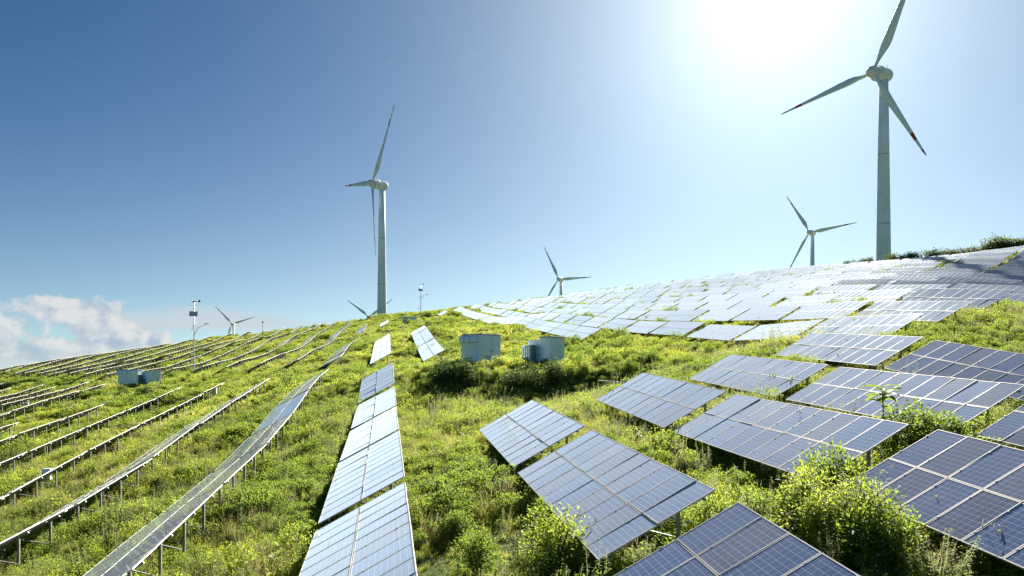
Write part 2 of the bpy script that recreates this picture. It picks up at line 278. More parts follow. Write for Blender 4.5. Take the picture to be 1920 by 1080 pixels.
# ------------------------------------------------------------------ terrain: thin-plate surface through surveyed points
AZ = math.atan(0.1836); CA, SA = math.cos(AZ), math.sin(AZ)      # the rows run 10.4 degrees left of the view
TW, TILT, TL, CL = 3.33, R(29), 10.08, .75
RUN, RISE = TW * math.cos(TILT), TW * math.sin(TILT)
def rowc(k): return -2.3 + 7.2 * k
def xy(c, s): return c * CA - s * SA, s * CA + c * SA
def cs(x, y): return x * CA + y * SA, y * CA - x * SA
SURVEY = np.array([-2.3, 23.6, -6.00, -2.3, 34.6, -5.16, -2.3, 45.8, -4.41, -2.3, 56.8, -3.22, -2.4, 98.0, 0.52, -1.9, 142.7, 5.81, 4.9, 25.6, -4.57, 4.9, 15.7, -5.20, 4.9, 36.1, -3.88, 4.9, 91.7, 0.67, 4.9, 14.4, -5.20, 4.3, 141.5, 7.45, 12.1, 27.9, -3.25, 12.1, 19.0, -3.93, 12.1, 38.6, -2.32, 12.1, 16.8, -3.83, 12.1, 11.2, -4.51, 19.3, 30.6, -2.06, 19.3, 41.5, -1.13, 19.3, 19.8, -2.81, 26.5, 32.8, -0.46, 26.5, 43.5, 0.44, 26.5, 89.9, 3.80, 26.5, 101.4, 4.97, 26.5, 112.8, 6.21, 26.5, 124.1, 7.40, 26.5, 156.7, 10.64, 26.5, 181.6, 12.81, 26.5, 204.5, 15.51, 26.5, 228.9, 18.32, 26.5, 276.8, 24.91, 33.7, 92.7, 5.11, 33.7, 80.4, 4.10, 33.7, 69.7, 3.16, 33.7, 58.9, 2.25, 33.7, 49.9, 2.35, 33.7, 41.8, 1.90, 40.9, 45.7, 3.30, 48.1, 48.8, 4.63, 55.3, 52.3, 5.53, 33.7, 48.6, 2.40, 40.9, 58.2, 4.41, 48.1, 67.8, 6.70, 55.3, 77.3, 8.80, 62.5, 86.9, 11.01, 33.7, 297.9, 27.84, 40.9, 289.2, 28.02, 48.1, 273.0, 26.93, -9.5, 19.6, -7.51, -9.5, 80.5, -2.06, -9.5, 186.7, 7.90, -16.7, 27.7, -8.65, -16.7, 91.5, -2.36, -16.7, 110.8, -0.27, -16.7, 142.2, 2.68, -16.7, 165.4, 4.39, -16.7, 198.7, 8.19, -16.7, 221.8, 11.45, -16.7, 298.7, 20.17, -23.9, 42.2, -9.28, -23.9, 100.3, -3.11, -23.9, 119.4, -0.91, -23.9, 140.0, 1.34, -23.9, 166.0, 3.24, -23.9, 208.1, 8.31, -23.9, 230.6, 11.22, -23.9, 301.2, 18.88, -31.1, 56.6, -9.04, -31.1, 98.4, -4.73, -31.1, 136.0, -0.37, -31.1, 149.7, 0.75, -31.1, 172.7, 2.53, -31.1, 201.3, 6.13, -31.1, 221.3, 9.36, -31.1, 273.5, 14.85, -31.1, 313.4, 18.72, -38.3, 71.1, -8.72, -38.3, 96.5, -6.17, -38.3, 170.8, 1.33, -38.3, 190.8, 3.51, -38.3, 214.2, 7.21, -38.3, 230.5, 9.43, -38.3, 277.2, 14.15, -38.3, 322.9, 18.18, -45.5, 85.5, -8.58, -45.5, 94.9, -7.52, -45.5, 205.5, 4.65, -45.5, 231.0, 8.10, -45.5, 251.8, 10.48, -45.5, 284.1, 14.06, -45.5, 331.7, 17.79, -52.7, 135.8, -4.02, -52.7, 164.1, -1.53, -52.7, 240.3, 8.12, -59.9, 143.9, -4.31, -59.9, 187.9, 0.63, -59.9, 275.0, 10.34, -67.1, 152.6, -4.64, -67.1, 211.6, 2.40, -74.3, 160.7, -4.75, -74.3, 235.4, 4.30, -9.5, 104.8, 0.44, -16.7, 113.6, -0.16, -23.9, 124.2, -0.47, -31.1, 133.1, -0.85, -38.3, 144.7, -0.75, -45.5, 150.0, -1.29, -52.7, 146.4, -2.43, -59.9, 154.3, -2.29, -67.1, 163.1, -2.26, -74.3, 172.7, -2.22, -81.5, 182.7, -2.17, -88.7, 192.5, -2.10, -95.9, 199.4, -2.01, -103.1, 210.0, -2.22, -34.0, 306.2, 19.82, -69.9, 297.5, 13.56, -94.8, 256.3, 5.14, -98.3, 236.6, 2.69, -111.4, 223.8, -0.94, -2.9, 295.4, 22.88, -19.6, 308.6, 22.03, 14.5, 292.2, 25.38, 61.3, 283.6, 30.36, 87.6, 250.3, 31.11, 103.8, 219.9, 30.84, 108.9, 193.5, 29.20, 113.1, 172.4, 27.61, 117.3, 146.2, 25.01, 120.0, 128.4, 23.59, 121.9, 114.9, 22.89, 132.1, 102.8, 22.95, -167.1, 335.7, -8.00, -133.7, 268.6, -1.00, -157.5, 232.3, -9.00, -236.3, 348.4, -14.00, -133.1, 360.0, 0.00, -94.9, 403.8, 8.00, -47.6, 415.4, 14.00, -4.0, 407.4, 22.00, 84.5, 391.2, 30.00, 127.0, 363.0, 31.00, 171.2, 304.1, 33.00, 184.8, 230.4, 31.00, 198.6, 187.2, 29.00, 217.8, 143.0, 28.00, -85.3, 137.7, -8.50, -141.2, 178.4, -12.00, -47.3, 69.7, -10.00, -84.7, 107.1, -12.00, -10.0, 20.1, -7.60, -2.5, 10.6, -6.60, 0.9, 4.9, -6.20, 5.4, 5.1, -6.30, 36.3, 23.8, -2.20, 72.6, 47.7, 3.50, 121.0, 79.5, 13.00, 4.1, 7.4, -6.00, -3.6, -19.7, -7.00, -43.0, -12.4, -10.00, 35.7, -26.9, -3.50, 4.9, 4.5, -6.45, 12.1, 6.6, -5.05, 19.3, 9.5, -3.90, -9.5, 81.9, -1.74, -9.5, 52.5, -5.00, -9.5, 42.1, -6.14, -9.5, 30.8, -6.79, -9.5, 21.0, -7.56, -16.7, 39.8, -7.89, -16.7, 51.2, -6.51, -23.9, 58.8, -7.31, -23.9, 48.3, -8.51, -23.9, 92.0, -3.92, -31.1, 79.0, -6.73, -31.1, 67.3, -7.95, -38.3, 86.1, -7.26, -38.3, 76.3, -8.10, -52.7, 104.6, -7.28, -52.7, 100.0, -7.95, -59.9, 114.5, -7.16, 161.2, 634.3, 24.00, 319.9, 474.0, 38.00, -218.4, 1036.5, -8.00, -18.8, 755.8, -6.00, -606.3, 1128.0, -30.00, -499.8, 600.1, -22.00, 752.7, 776.9, 40.00, 742.7, 168.7, 45.00, 509.8, 8.1, 38.00, -482.8, 139.5, -25.00, -420.5, -75.3, -30.00, 366.3, -219.8, 15.00, -27.1, -147.5, -8.00, 9.4, 69.4, 0.66, 16.0, 70.3, 0.67, 10.9, 59.5, -2.27, 6.3, 60.9, -2.00, 15.8, 59.6, -1.92, 12.0, 65.4, 0.57, 6.4, 66.4, 0.47, 18.8, 64.7, 0.68]).reshape(-1, 3)
_q = SURVEY[:, :2] / 100.; _n = len(_q)
_r2 = ((_q[:, None] - _q[None]) ** 2).sum(-1)
_K = np.where(_r2 > 0, _r2 * np.log(np.maximum(_r2, 1e-12)) * .5, 0)
_Q = np.c_[np.ones(_n), _q]; _w = 7e-4 * (0.3 + np.hypot(SURVEY[:, 0], SURVEY[:, 1]) / 100.) ** 2
_sol = np.linalg.solve(np.block([[_K + np.diag(_w), _Q], [_Q.T, np.zeros((3, 3))]]), np.r_[SURVEY[:, 2], np.zeros(3)])
def Zcs(c, s):
    q = np.stack([np.ravel(c), np.ravel(s)], -1).astype(float) / 100.; out = np.empty(len(q))
    for i in range(0, len(q), 20000):
        p = q[i:i + 20000]; r2 = ((p[:, None, :] - _q) ** 2).sum(-1)
        out[i:i + 20000] = (r2 * np.log(np.maximum(r2, 1e-12)) * .5) @ _sol[:_n] + _sol[-3] + p @ _sol[-2:]
    return out
def Zxy(x, y):
    x = np.ravel(np.asarray(x, float)); y = np.ravel(np.asarray(y, float)); r = np.hypot(x, y)
    k = np.minimum(1, 1000. / np.maximum(r, 1e-6)); z = Zcs(*cs(x * k, y * k))
    tt = np.clip((r - 900) / 1600, 0, 1); tt = tt * tt * (3 - 2 * tt)
    return z * (1 - tt) + tt * -70.
def z1(x, y): return float(Zxy([x], [y])[0])
_D = np.concatenate([np.arange(3, 60, .25), np.arange(60, 420, 1.)])
def hit(px, py):
    """ground point seen at a pixel of the photograph"""
    x = (px - HX) / F * _D; z = Zxy(x, _D); zz = (HY - py) / F * _D; below = np.nonzero(z > zz)[0]
    d = _D[below[0]] if len(below) else 250.
    return Vector(((px - HX) / F * d, d, z1((px - HX) / F * d, d)))

def build_ground():
    def axis(a, b, step, far, g=1.22):
        core = list(np.arange(a, b + .1, step)); lo, hi = [], []; d = step
        x = a
        while x > -far: d *= g; x -= d; lo.append(x)
        d = step; x = b
        while x < far: d *= g; x += d; hi.append(x)
        return np.array(lo[::-1] + core + hi)
    xs = axis(-240, 200, 1.6, 9000); ys = axis(-20, 340, 1.6, 9000)
    X, Y = np.meshgrid(xs, ys); Zg = Zxy(X, Y).reshape(X.shape)
    rng = np.random.default_rng(3); b = np.zeros_like(X)
    for i in range(26):
        w = rng.uniform(.25, 1.4); a = rng.uniform(0, 6.28); b += .035 / w ** .5 * np.sin(w * (X * math.cos(a) + Y * math.sin(a)) + rng.uniform(0, 6.28))
    near = np.clip(1 - (np.hypot(X, Y) - 330) / 60, 0, 1); Zg = Zg + b * near - .05
    nx, ny = len(xs), len(ys); i = np.arange(nx * ny).reshape(ny, nx)
    f = np.stack([i[:-1, :-1], i[:-1, 1:], i[1:, 1:], i[1:, :-1]], -1).reshape(-1, 4)
    o = obj('ground', mesh('ground', np.stack([X, Y, Zg], -1).reshape(-1, 3), f, [M['ground']], True)); o['kind'] = 'structure'
build_ground()

# ------------------------------------------------------------------ solar tables
MW, ML, MT = .992, 1.65, .04
def module_geom():
    a, b = .026, .005
    def rect(x0, x1, y0, y1, z): return [(x0, y0, z), (x1, y0, z), (x1, y1, z), (x0, y1, z)]
    v = rect(0, MW, 0, ML, 0) + rect(0, MW, 0, ML, MT) + rect(a, MW - a, a, ML - a, MT) + rect(a, MW - a, a, ML - a, MT - b)
    f = [(0, 3, 2, 1)]; m = [2]
    for j in range(4):
        n = (j + 1) % 4; f += [(j, n, 4 + n, 4 + j), (4 + j, 4 + n, 8 + n, 8 + j), (8 + j, 8 + n, 12 + n, 12 + j)]; m += [1, 1, 1]
    f.append((12, 13, 14, 15)); m.append(0)
    uv = []
    for q in f:
        for i in q: uv.append((v[i][0] / MW, v[i][1] / ML))
    return v, f, m, uv
mv, mf, mm, muv = module_geom()
PVM = [M['pv'], M['alu'], M['back']]; PVL = [M['lowsheen'], M['alu'], M['back']]
MODULE = mesh('solar_module', mv, mf, PVM, False, mm, muv, {'mr': ('FACE', [0.] * len(mf))})
MODULE_L = mesh('solar_module_low_sheen', mv, mf, PVL, False, mm, muv, {'mr': ('FACE', [0.] * len(mf))})
def array_mesh(seed):
    rng = random.Random(seed); V, Fc, Mi, U, A = [], [], [], [], []
    for i in range(10):
        for j in range(2):
            o = len(V); V += [(x + i * 1.008, y + j * 1.668, z) for x, y, z in mv]; Fc += [tuple(k + o for k in q) for q in mf]; Mi += mm; U += muv; A += [rng.random()] * len(mf)
    return V, Fc, Mi, U, A
ARR = [mesh('module_array', a[0], a[1], PVM, False, a[2], a[3], {'mr': ('FACE', a[4])}) for a in (array_mesh(s) for s in range(4))]
ARL = [mesh('module_array_low_sheen', a[0], a[1], PVL, False, a[2], a[3], {'mr': ('FACE', a[4])}) for a in (array_mesh(s) for s in range(4))]
PV_V = (.38, 1.28, 2.05, 2.95); RA_U = (1.15, 3.75, 6.35, 8.95)
PURLIN = MB().box(-.06, TL + .06, -.025, .025, -.06, -.003).mesh('purlin', M['steel'])
RAFTER = MB().box(-.03, .03, .12, 3.15, -.14, -.063).mesh('rafter', M['steel'])
POST = MB().box(-.045, .045, -.035, .035, -1, 0).mesh('post', M['steel'])
BRACE = MB().box(-.025, .025, -.02, .02, 0, 1).mesh('brace', M['steel'])
rails = MB()
for v in PV_V: rails.box(-.06, TL + .06, v - .03, v + .03, -.06, -.003)
for u in RA_U: rails.box(u - .035, u + .035, .12, 3.15, -.14, -.063)
RAILS = rails.mesh('rail_frame', M['steel'])
cl = MB()
for i in range(0, 11):
    for j in (0, 1):
        for y in (.38, 1.28): cl.box(i * 1.008 - .024, i * 1.008 + .008, j * 1.668 + y - .02, j * 1.668 + y + .02, .034, .046)
CLAMPS = cl.mesh('clamps', M['alu'])

SEG = [(0, 12.6, 67, 10.9), (0, 96, 150, 10.35), (0, 228, 250, 10.4), (1, 5.2, 37.6, 11.0), (1, 92.5, 142, 10.3), (3, 252, 263, 10.4), (2, 8.7, 41, 10.95), (3, 12.9, 45, 10.95), (4, 27.2, 48.2, 10.6), (4, 94.5, 275, 10.3), (5, 46.8, 287, 10.95), (6, 51.5, 290, 10.75), (7, 56, 285, 10.85), (8, 60.5, 285, 10.95), (9, 68, 278, 10.75), (10, 70, 275, 10.85), (11, 76, 270, 10.95), (12, 82, 265, 10.75), (13, 88, 258, 10.85), (14, 94, 250, 10.95), (15, 100, 242, 10.75), (16, 106, 234, 10.85), (17, 112, 226, 10.95), (18, 118, 215, 10.75), (19, 124, 200, 10.85), (-1, 7.2, 80, 10.5), (-1, 99, 178, 10.45), (-1, 198, 245, 10.45), (-2, 10, 89, 10.45), (-2, 107, 290, 10.45), (-3, 18, 97, 10.45), (-3, 116, 292, 10.45), (-4, 34, 95, 10.45), (-4, 122, 295, 10.45), (-5, 46, 90, 10.45), (-5, 133, 298, 10.45), (-6, 60, 85.5, 10.45), (-6, 138, 298, 10.45), (-7, 82, 124, 10.45), (-7, 136, 298, 10.45), (-8, 92, 131, 10.45), (-8, 141, 298, 10.45), (-9, 104, 138, 10.45), (-9, 148, 296, 10.45), (-10, 114, 145, 10.45), (-10, 156, 292, 10.45), (-11, 125, 152, 10.45), (-11, 164, 286, 10.45), (-12, 137, 160, 10.45), (-12, 172, 280, 10.45), (-13, 148, 166, 10.45), (-13, 178, 272, 10.45), (-14, 187, 262, 10.45), (-15, 195, 252, 10.45), (-16, 203, 240, 10.45)]
ORD = 'zeroth first second third fourth fifth sixth seventh eighth ninth tenth eleventh twelfth thirteenth fourteenth fifteenth sixteenth seventeenth eighteenth nineteenth twentieth twenty-first twenty-second twenty-third twenty-fourth twenty-fifth twenty-sixth'.split()
def seg_text(k, a, i, nth):
    if k == 0 and a < 50: return f'{ORD[i]} solar table from the near end of the pale middle foreground row', 'pale middle foreground row of solar tables'
    if k == 0 and a < 200: return f'{ORD[i]} solar table up the short pale row uphill of the middle foreground row', 'short pale row above the middle'
    if k == 0: return f'{ORD[i]} small solar table at the foot of the left large wind turbine', 'tables below the left large turbine'
    if k == 1 and a > 50: return f'{ORD[i]} solar table up the white row left of the twin equipment cabins', 'white row beside the cabins'
    if k == 3 and a > 100: return 'lone small solar table on the skyline left of the right hillside field', None
    if 0 < k < 5 and a < 60: return f'{ORD[i]} solar table from the camera in the {ORD[k]} row right of middle row', 'blue solar tables in the right foreground'
    if k < 0 and a < 99 and k >= -8: return f'{ORD[i]} solar table from the near end of {ORD[-k]} row left of middle row', 'edge-on rows on the lower left slope'
    if k < 0 and nth == 0: return f'{ORD[i]} solar table from the near end of {ORD[-k]} row left of middle row', 'edge-on rows on the lower left slope'
    if k < 0: return f'{ORD[i]} solar table up the {ORD[-k]} row, counted leftwards, of the upper left slope', 'rows climbing the upper left slope'
    return f'{ORD[i]} solar table from the near end in {ORD[k - 3]} row of right hillside field', 'white glinting field on the right hillside'
TABLES = []; seen_seg = {}; cnt_seg = {}
for (k, a, b, p) in SEG:
    s0 = (a - rowc(k) * SA) / CA; s1 = (b - rowc(k) * SA) / CA; n = max(1, int((s1 - s0 + (p - TL) + 2) // p)); nth = seen_seg.get(k, 0); seen_seg[k] = nth + 1
    for i in range(n):
        key = (k, a if not (k == -1 and a > 190) and k <= 0 else (a < 60 if k < 5 else 0)); 
        if k == -1 and a > 190: key = (-1, 99)
        cnt_seg[key] = cnt_seg.get(key, 0) + 1
        TABLES.append(dict(k=k, s=s0 + i * p, text=seg_text(k, a, cnt_seg[key], nth)))
rng = random.Random(5)
def frame_of(T):
    c, s = rowc(T['k']), T['s']; cc = np.array([c, c, c + RUN, c + RUN]); ss = np.array([s, s + TL, s, s + TL]); g = Zcs(cc, ss)
    zl0, zl1 = g[0] + CL, g[1] + CL
    O = Vector((*xy(c, s), zl0)); u = (Vector((*xy(c, s + TL), zl1)) - O).normalized()
    v = (Vector((*xy(c + RUN, s), zl0 + RISE)) - O).normalized(); far = T['k'] > 4; tw = R(rng.gauss(0, .75 if far else .5)); O = O + Vector((0, 0, rng.uniform(-.12, .12) if far else rng.uniform(-.04, .04)))
    v = (v - u * v.dot(u)).normalized(); n = u.cross(v)
    if n.z < 0: n = -n
    v = (v * math.cos(tw) + n * math.sin(tw)).normalized(); n = v.cross(u) if v.cross(u).z > 0 else u.cross(v)
    # right-handed frame: x along row, y up the slope
    m = Matrix((u, v, u.cross(v))).transposed()
    if u.cross(v).z < 0:      # run the row axis the other way so that z points to the sky
        O = O + u * TL; u = -u; m = Matrix((u, v, u.cross(v))).transposed()
    return O, m.to_4x4()
for T in TABLES:
    O, m = frame_of(T); T['O'], T['m'] = O, m
    cor = [O + m @ Vector(p) for p in ((0, 0, 0), (TL, 0, 0), (TL, TW, 0), (0, TW, 0))]; T['cor'] = cor; T['mid'] = sum(cor, Vector()) / 4; T['d'] = T['mid'].y
    pp = [(HX + F * q.x / q.y, HY - F * q.z / q.y) if q.y > 1 else None for q in cor]
    if T['d'] < 18: T['size'] = 1e6 - T['d']
    else:
        xs = [q[0] for q in pp if q]; ys = [q[1] for q in pp if q]; vis = min(xs) < 1920 and max(xs) > 0
        tt = np.linspace(.15, .985, 60); mid = T['mid']; oc = (Zxy(mid.x * tt, mid.y * tt) > (mid.z + .7) * tt).any()
        T['size'] = (0 if (not vis or oc) else 1) * (max(xs) - min(xs) + 4) * (max(ys) - min(ys) + 4)
TABLES.sort(key=lambda T: -T['size'])
def legs(T):
    """top and bottom of every post (world), rear row first"""
    out = []
    for v, nm in ((2.72, 'rear'), (.62, 'front')):
        for u in RA_U:
            p = T['O'] + T['m'] @ Vector((u, v, -.14)); out.append((p, z1(p.x, p.y) - .15, nm))
    return out
far_v, far_f, far_m, far_u, far_a = [], [], [], [], []
NEAR = 64.
for i, T in enumerate(TABLES):
    if T['size'] <= 0: continue
    if i < 298:
        base = xy(rowc(T['k']) + RUN / 2, T['s'] + TL / 2); bz = z1(*base); e = empty('solar_table', (*base, bz)); tag(e, T['text'][0], 'solar panel', T['text'][1])
        L = Matrix.Translation(T['O'] - Vector((*base, bz))); m = L @ T['m']; P0 = Vector((*base, bz))
        if T['d'] < NEAR:
            for a in range(10):
                for j in range(2):
                    obj('solar_module', MODULE_L if T['k'] < 0 else MODULE, e, mtx=m @ Matrix.Translation((a * 1.008, j * 1.668, rng.uniform(-.002, .002))) @ Matrix.Rotation(R(rng.gauss(0, .28 if T['k'] >= 0 else .05)), 4, 'X') @ Matrix.Rotation(R(rng.gauss(0, .22 if T['k'] >= 0 else .05)), 4, 'Y'))
            for v in PV_V: obj('purlin', PURLIN, e, mtx=m @ Matrix.Translation((0, v, 0)))
            for u in RA_U: obj('rafter', RAFTER, e, mtx=m @ Matrix.Translation((u, 0, 0)))
            if T['d'] < 40: c_ = obj('clamps', CLAMPS, e, mtx=m); c_['kind'] = 'stuff'
            lg = legs(T)
            for p, zb, nm in lg: obj('post', POST, e, p - P0, None, (1, 1, max(.3, p.z - zb)))
            for (p, zb, nm), u in zip(lg[:4], RA_U):
                A_ = Vector((p.x, p.y, p.z - (p.z - zb) * .62)); B_ = T['O'] + T['m'] @ Vector((u, 1.25, -.14)); d_ = B_ - A_
                obj('brace', BRACE, e, mtx=Matrix.Translation(A_ - P0) @ d_.to_track_quat('Z', 'Y').to_matrix().to_4x4() @ Matrix.Diagonal((1, 1, d_.length, 1)))
        else:
            a_ = obj('module_array', (ARL if T['k'] < 0 else ARR)[i % 4], e, mtx=m); a_['kind'] = 'stuff'
            obj('rail_frame', RAILS, e, mtx=m)
            for p, zb, nm in legs(T)[:4]: obj('post', POST, e, p - P0, None, (1.2, 1.2, max(.3, p.z - zb)))
    else:
        a = ARR[i % 4]; g = array_mesh(i); o = len(far_v); mm_ = Matrix.Translation(T['O']) @ T['m']
        far_v += [tuple(mm_ @ Vector(p)) for p in g[0]]; far_f += [tuple(q + o for q in f) for f in g[1]]; far_m += [(4 if T['k'] < 0 and q == 0 else q) for q in g[2]]; far_u += g[3]; far_a += g[4]
        for p, zb, nm in legs(T)[:4]:
            o = len(far_v); x, y = p.x, p.y; h = .06
            far_v += [(x - h, y - h, zb), (x + h, y - h, zb), (x + h, y + h, zb), (x - h, y + h, zb), (x - h, y - h, p.z), (x + h, y - h, p.z), (x + h, y + h, p.z), (x - h, y + h, p.z)]
            far_f += [tuple(q + o for q in f) for f in BQ]; far_m += [3] * 6; far_u += [(0, 0)] * 24; far_a += [0.] * 6
if far_v:
    o = obj('distant_solar_tables', mesh('distant_solar_tables', far_v, far_f, PVM + [M['steel'], M['lowsheen']], False, far_m, far_u, {'mr': ('FACE', far_a)}))
    tag(o, 'mass of distant solar tables crowding the skyline of both slopes', 'solar panels', None, 'stuff')

# ------------------------------------------------------------------ wind turbines
def blade_mesh(Rb=37.):
    st = [(0, .95, .95, 0), (.03, .95, .95, 0), (.07, 1.05, .95, 14), (.12, 1.75, .80, 15), (.18, 2.75, .66, 13), (.23, 2.95, .55, 11), (.32, 2.6, .42, 8), (.45, 2.05, .30, 5), (.6, 1.55, .21, 3), (.75, 1.12, .14, 1.5), (.88, .78, .09, .5), (.95, .55, .06, 0), (.985, .34, .04, 0), (1., .10, .02, 0)]
    b = MB(); rs = []; n = 14
    for r, ch, th, tw in st:
        ring = []
        for j in range(n):
            a = 2 * math.pi * j / n; x = math.cos(a); y = math.sin(a)
            taper = 1 if ch < 1.0 and r < .05 else (.55 + .45 * x)
            px = ch * (.5 * x - (.16 if r > .05 else 0)); py = .5 * th * y * taper * 2 if r > .05 else .5 * th * y
            q = R(tw + 6); ring.append((px * math.cos(q) - py * math.sin(q), px * math.sin(q) + py * math.cos(q), 1.1 + r * (Rb - 1.1)))
        rs.append(ring)
    return b.rings(rs).mesh('blade', M['blade'], smooth=True)
BLADE = blade_mesh()
SPIN = MB().lathe([(.05, 2.3), (.7, 2.15), (1.25, 1.7), (1.6, 1.0), (1.72, .2), (1.7, -.7), (1.5, -1.1)], 28, axis='x').mesh('hub', M['hub'], smooth=True)
GENR = MB().lathe([(1.3, -1.1), (2.15, -1.25), (2.3, -1.6), (2.3, -2.6), (2.15, -2.95), (1.5, -3.05)], 32, axis='x').mesh('generator_ring', M['hub'], smooth=True)
NAC = MB().lathe([(1.5, -3.0), (1.95, -3.2), (2.1, -4.0), (2.1, -5.4), (1.95, -6.3), (1.5, -7.0), (.8, -7.35), (.05, -7.45)], 28, axis='x').mesh('nacelle', M['hub'], smooth=True)
MAST = MB().tube([(-6.2, 0, 1.8), (-6.2, 0, 3.3)], .04).box(-6.45, -5.95, -.03, .03, 3.2, 3.28).mesh('wind_vane', M['dark'])
def turbine(hp, d, yaw, phi, tilt, label):
    hub = Vector(((hp[0] - HX) / F * d, d, (HY - hp[1]) / F * d)); ya = R(yaw)
    ax = Vector((math.cos(ya) * math.cos(R(tilt)), math.sin(ya) * math.cos(R(tilt)), math.sin(R(tilt)))); tb = hub - ax * 4.6; gz = z1(tb.x, tb.y) - .6
    e = empty('wind_turbine', (tb.x, tb.y, gz)); tag(e, label, 'wind turbine', 'wind turbines along the ridge'); H = tb.z - gz - 1.4
    prof = [(2.15 - (2.15 - 1.32) * f, H * f) for f in (0, .0005, .28, .281, .62, .621, 1.0)]
    obj('tower', MB().lathe(prof, 40).mesh('tower', M['tower'], smooth=True), e)
    for f in (.27, .62):
        r = 2.15 - (2.15 - 1.32) * f + .025; obj('flange', MB().lathe([(r - .02, H * f - .12), (r, H * f - .09), (r, H * f + .09), (r - .02, H * f + .12)], 40).mesh('flange', M['seam'], smooth=True), e)
    zf = max(0, 0); obj('door', MB().box(-.5, .5, -2.2, -2.08, .9, 3.1).mesh('door', M['seam']), e)
    h = Vector((-math.sin(ya), math.cos(ya), 0)); v = ax.cross(h); hm = Matrix((ax, h, v)).transposed().to_4x4(); off = Matrix.Translation(hub - Vector((tb.x, tb.y, gz)))
    obj('nacelle', NAC, e, mtx=off @ hm); obj('generator_ring', GENR, e, mtx=off @ hm); hb = obj('hub', SPIN, e, mtx=off @ hm); obj('wind_vane', MAST, e, mtx=off @ hm)
    for k in range(3):
        a = R(phi) + k * 2 * math.pi / 3; bz = (h * math.cos(a) + v * math.sin(a)) * math.cos(R(1.5)) + ax * math.sin(R(1.5)); by = ax - bz * ax.dot(bz); by.normalize(); bx = by.cross(bz)
        obj('blade', BLADE, e, mtx=off @ Matrix((bx, by, bz)).transposed().to_4x4())
turbine((1637, 135), 211.2, 203, 60.8, 2, 'largest wind turbine, standing on the right ridge near the sun')
turbine((698, 344), 307.6, 212.3, 49, 3.4, 'tall wind turbine left of centre, its rotor seen nearly edge-on')
turbine((1047, 523), 647.6, 234, -2, 3.9, 'small distant wind turbine behind the far end of the right panel field')
turbine((1517.5, 435), 529.6, 218.3, 1.5, 3.4, 'medium wind turbine left of the largest one, half behind the right ridge')
turbine((434.6, 607), 983.4, 264, 15.3, 3.9, 'distant wind turbine over the left ridge, right of the lamp post')
turbine((691.3, 594), 726.8, 240, 28, 3.7, 'distant wind turbine hidden behind the tall turbine tower, blades sticking out')

# ------------------------------------------------------------------ equipment cabins
def facing(p): return math.atan2(p.y, p.x) - math.pi / 2
def cabin_hooded(px, d, w1, w2, h, yaw, label, zoff=0.):
    """container with three hoods on its left wall (x axis along left wall, y along door wall); corner at origin towards the camera"""
    x = (px - HX) / F * d; g = z1(x, d) + zoff; e = empty('equipment_cabin', (x, d, g), yaw); tag(e, label, 'cabin', 'equipment cabins')
    b = MB().box(-w1, 0, 0, w2, .15, h); obj('body', bevel(b.mesh('body', M['cabin2']), .03), e)
    obj('plinth', MB().box(-w1 + .1, -.1, .1, w2 - .1, -.8, .147).mesh('plinth', M['concrete']), e)
    obj('roof', bevel(MB().box(-w1 - .05, .06, -.06, w2 + .05, h + .002, h + .09).mesh('roof', M['roof']), .02), e)
    obj('roof_edge', MB().box(.062, .085, -.06, w2 + .05, h + .01, h + .07).mesh('roof_edge', M['rust']), e)
    # walls: left wall is the plane y=0 (x from -w1 to 0), door wall is the plane x=0
    n = 3
    for i in range(n):
        x0 = -w1 + .06 + i * (w1 * .84) / n; x1 = x0 + w1 * .84 / n - .10; hh = .22 * h; dd = .48
        v = [(x0, -.02, h - .12 - hh), (x1, -.02, h - .12 - hh), (x1, -.02, h - .10), (x0, -.02, h - .10), (x0, -dd, h - .12 - hh), (x1, -dd, h - .12 - hh), (x1, -dd, h - .28), (x0, -dd, h - .28), (x0, -dd * .6, h - .12), (x1, -dd * .6, h - .12)]
        f = [(0, 1, 5, 4), (4, 5, 6, 7), (7, 6, 9, 8), (8, 9, 2, 3), (0, 4, 7, 8, 3), (1, 2, 9, 6, 5)]
        hd = obj('ventilation_hood', bevel(mesh('ventilation_hood', v, f, [M['cabin']]), .05, 3), e); obj('grille', MB().box(x0 + .06, x1 - .06, -dd + .06, -.06, h - .135 - hh, h - .123 - hh).mesh('grille', M['cabgrey']), hd)
    for i in range(5):
        xx = -w1 + .02 + i * (w1 - .04) / 4; obj('wall_rib', MB().box(xx - .02, xx + .02, -.025, -.002, .2, h - .75).mesh('wall_rib', M['cabin']), e)
    for i in range(2):
        y0 = .12 + i * (w2 - .2) / 2; y1 = y0 + (w2 - .2) / 2 - .04; dr = obj('door', bevel(MB().box(.002, .04, y0, y1, .25, h - .12).mesh('door', M['cabin']), .012), e)
        yh = y1 - .12 if i == 0 else y0 + .12; obj('handle', MB().box(.041, .08, yh - .03, yh + .03, h * .42, h * .42 + .2).mesh('handle', M['dark']), dr)
        gr = MB()
        for q in range(6): gr.box(.041, .055, y0 + .15, y1 - .15, .38 + q * .09, .43 + q * .09)
        obj('louvre', gr.mesh('louvre', M['cabgrey']), dr)
    return e
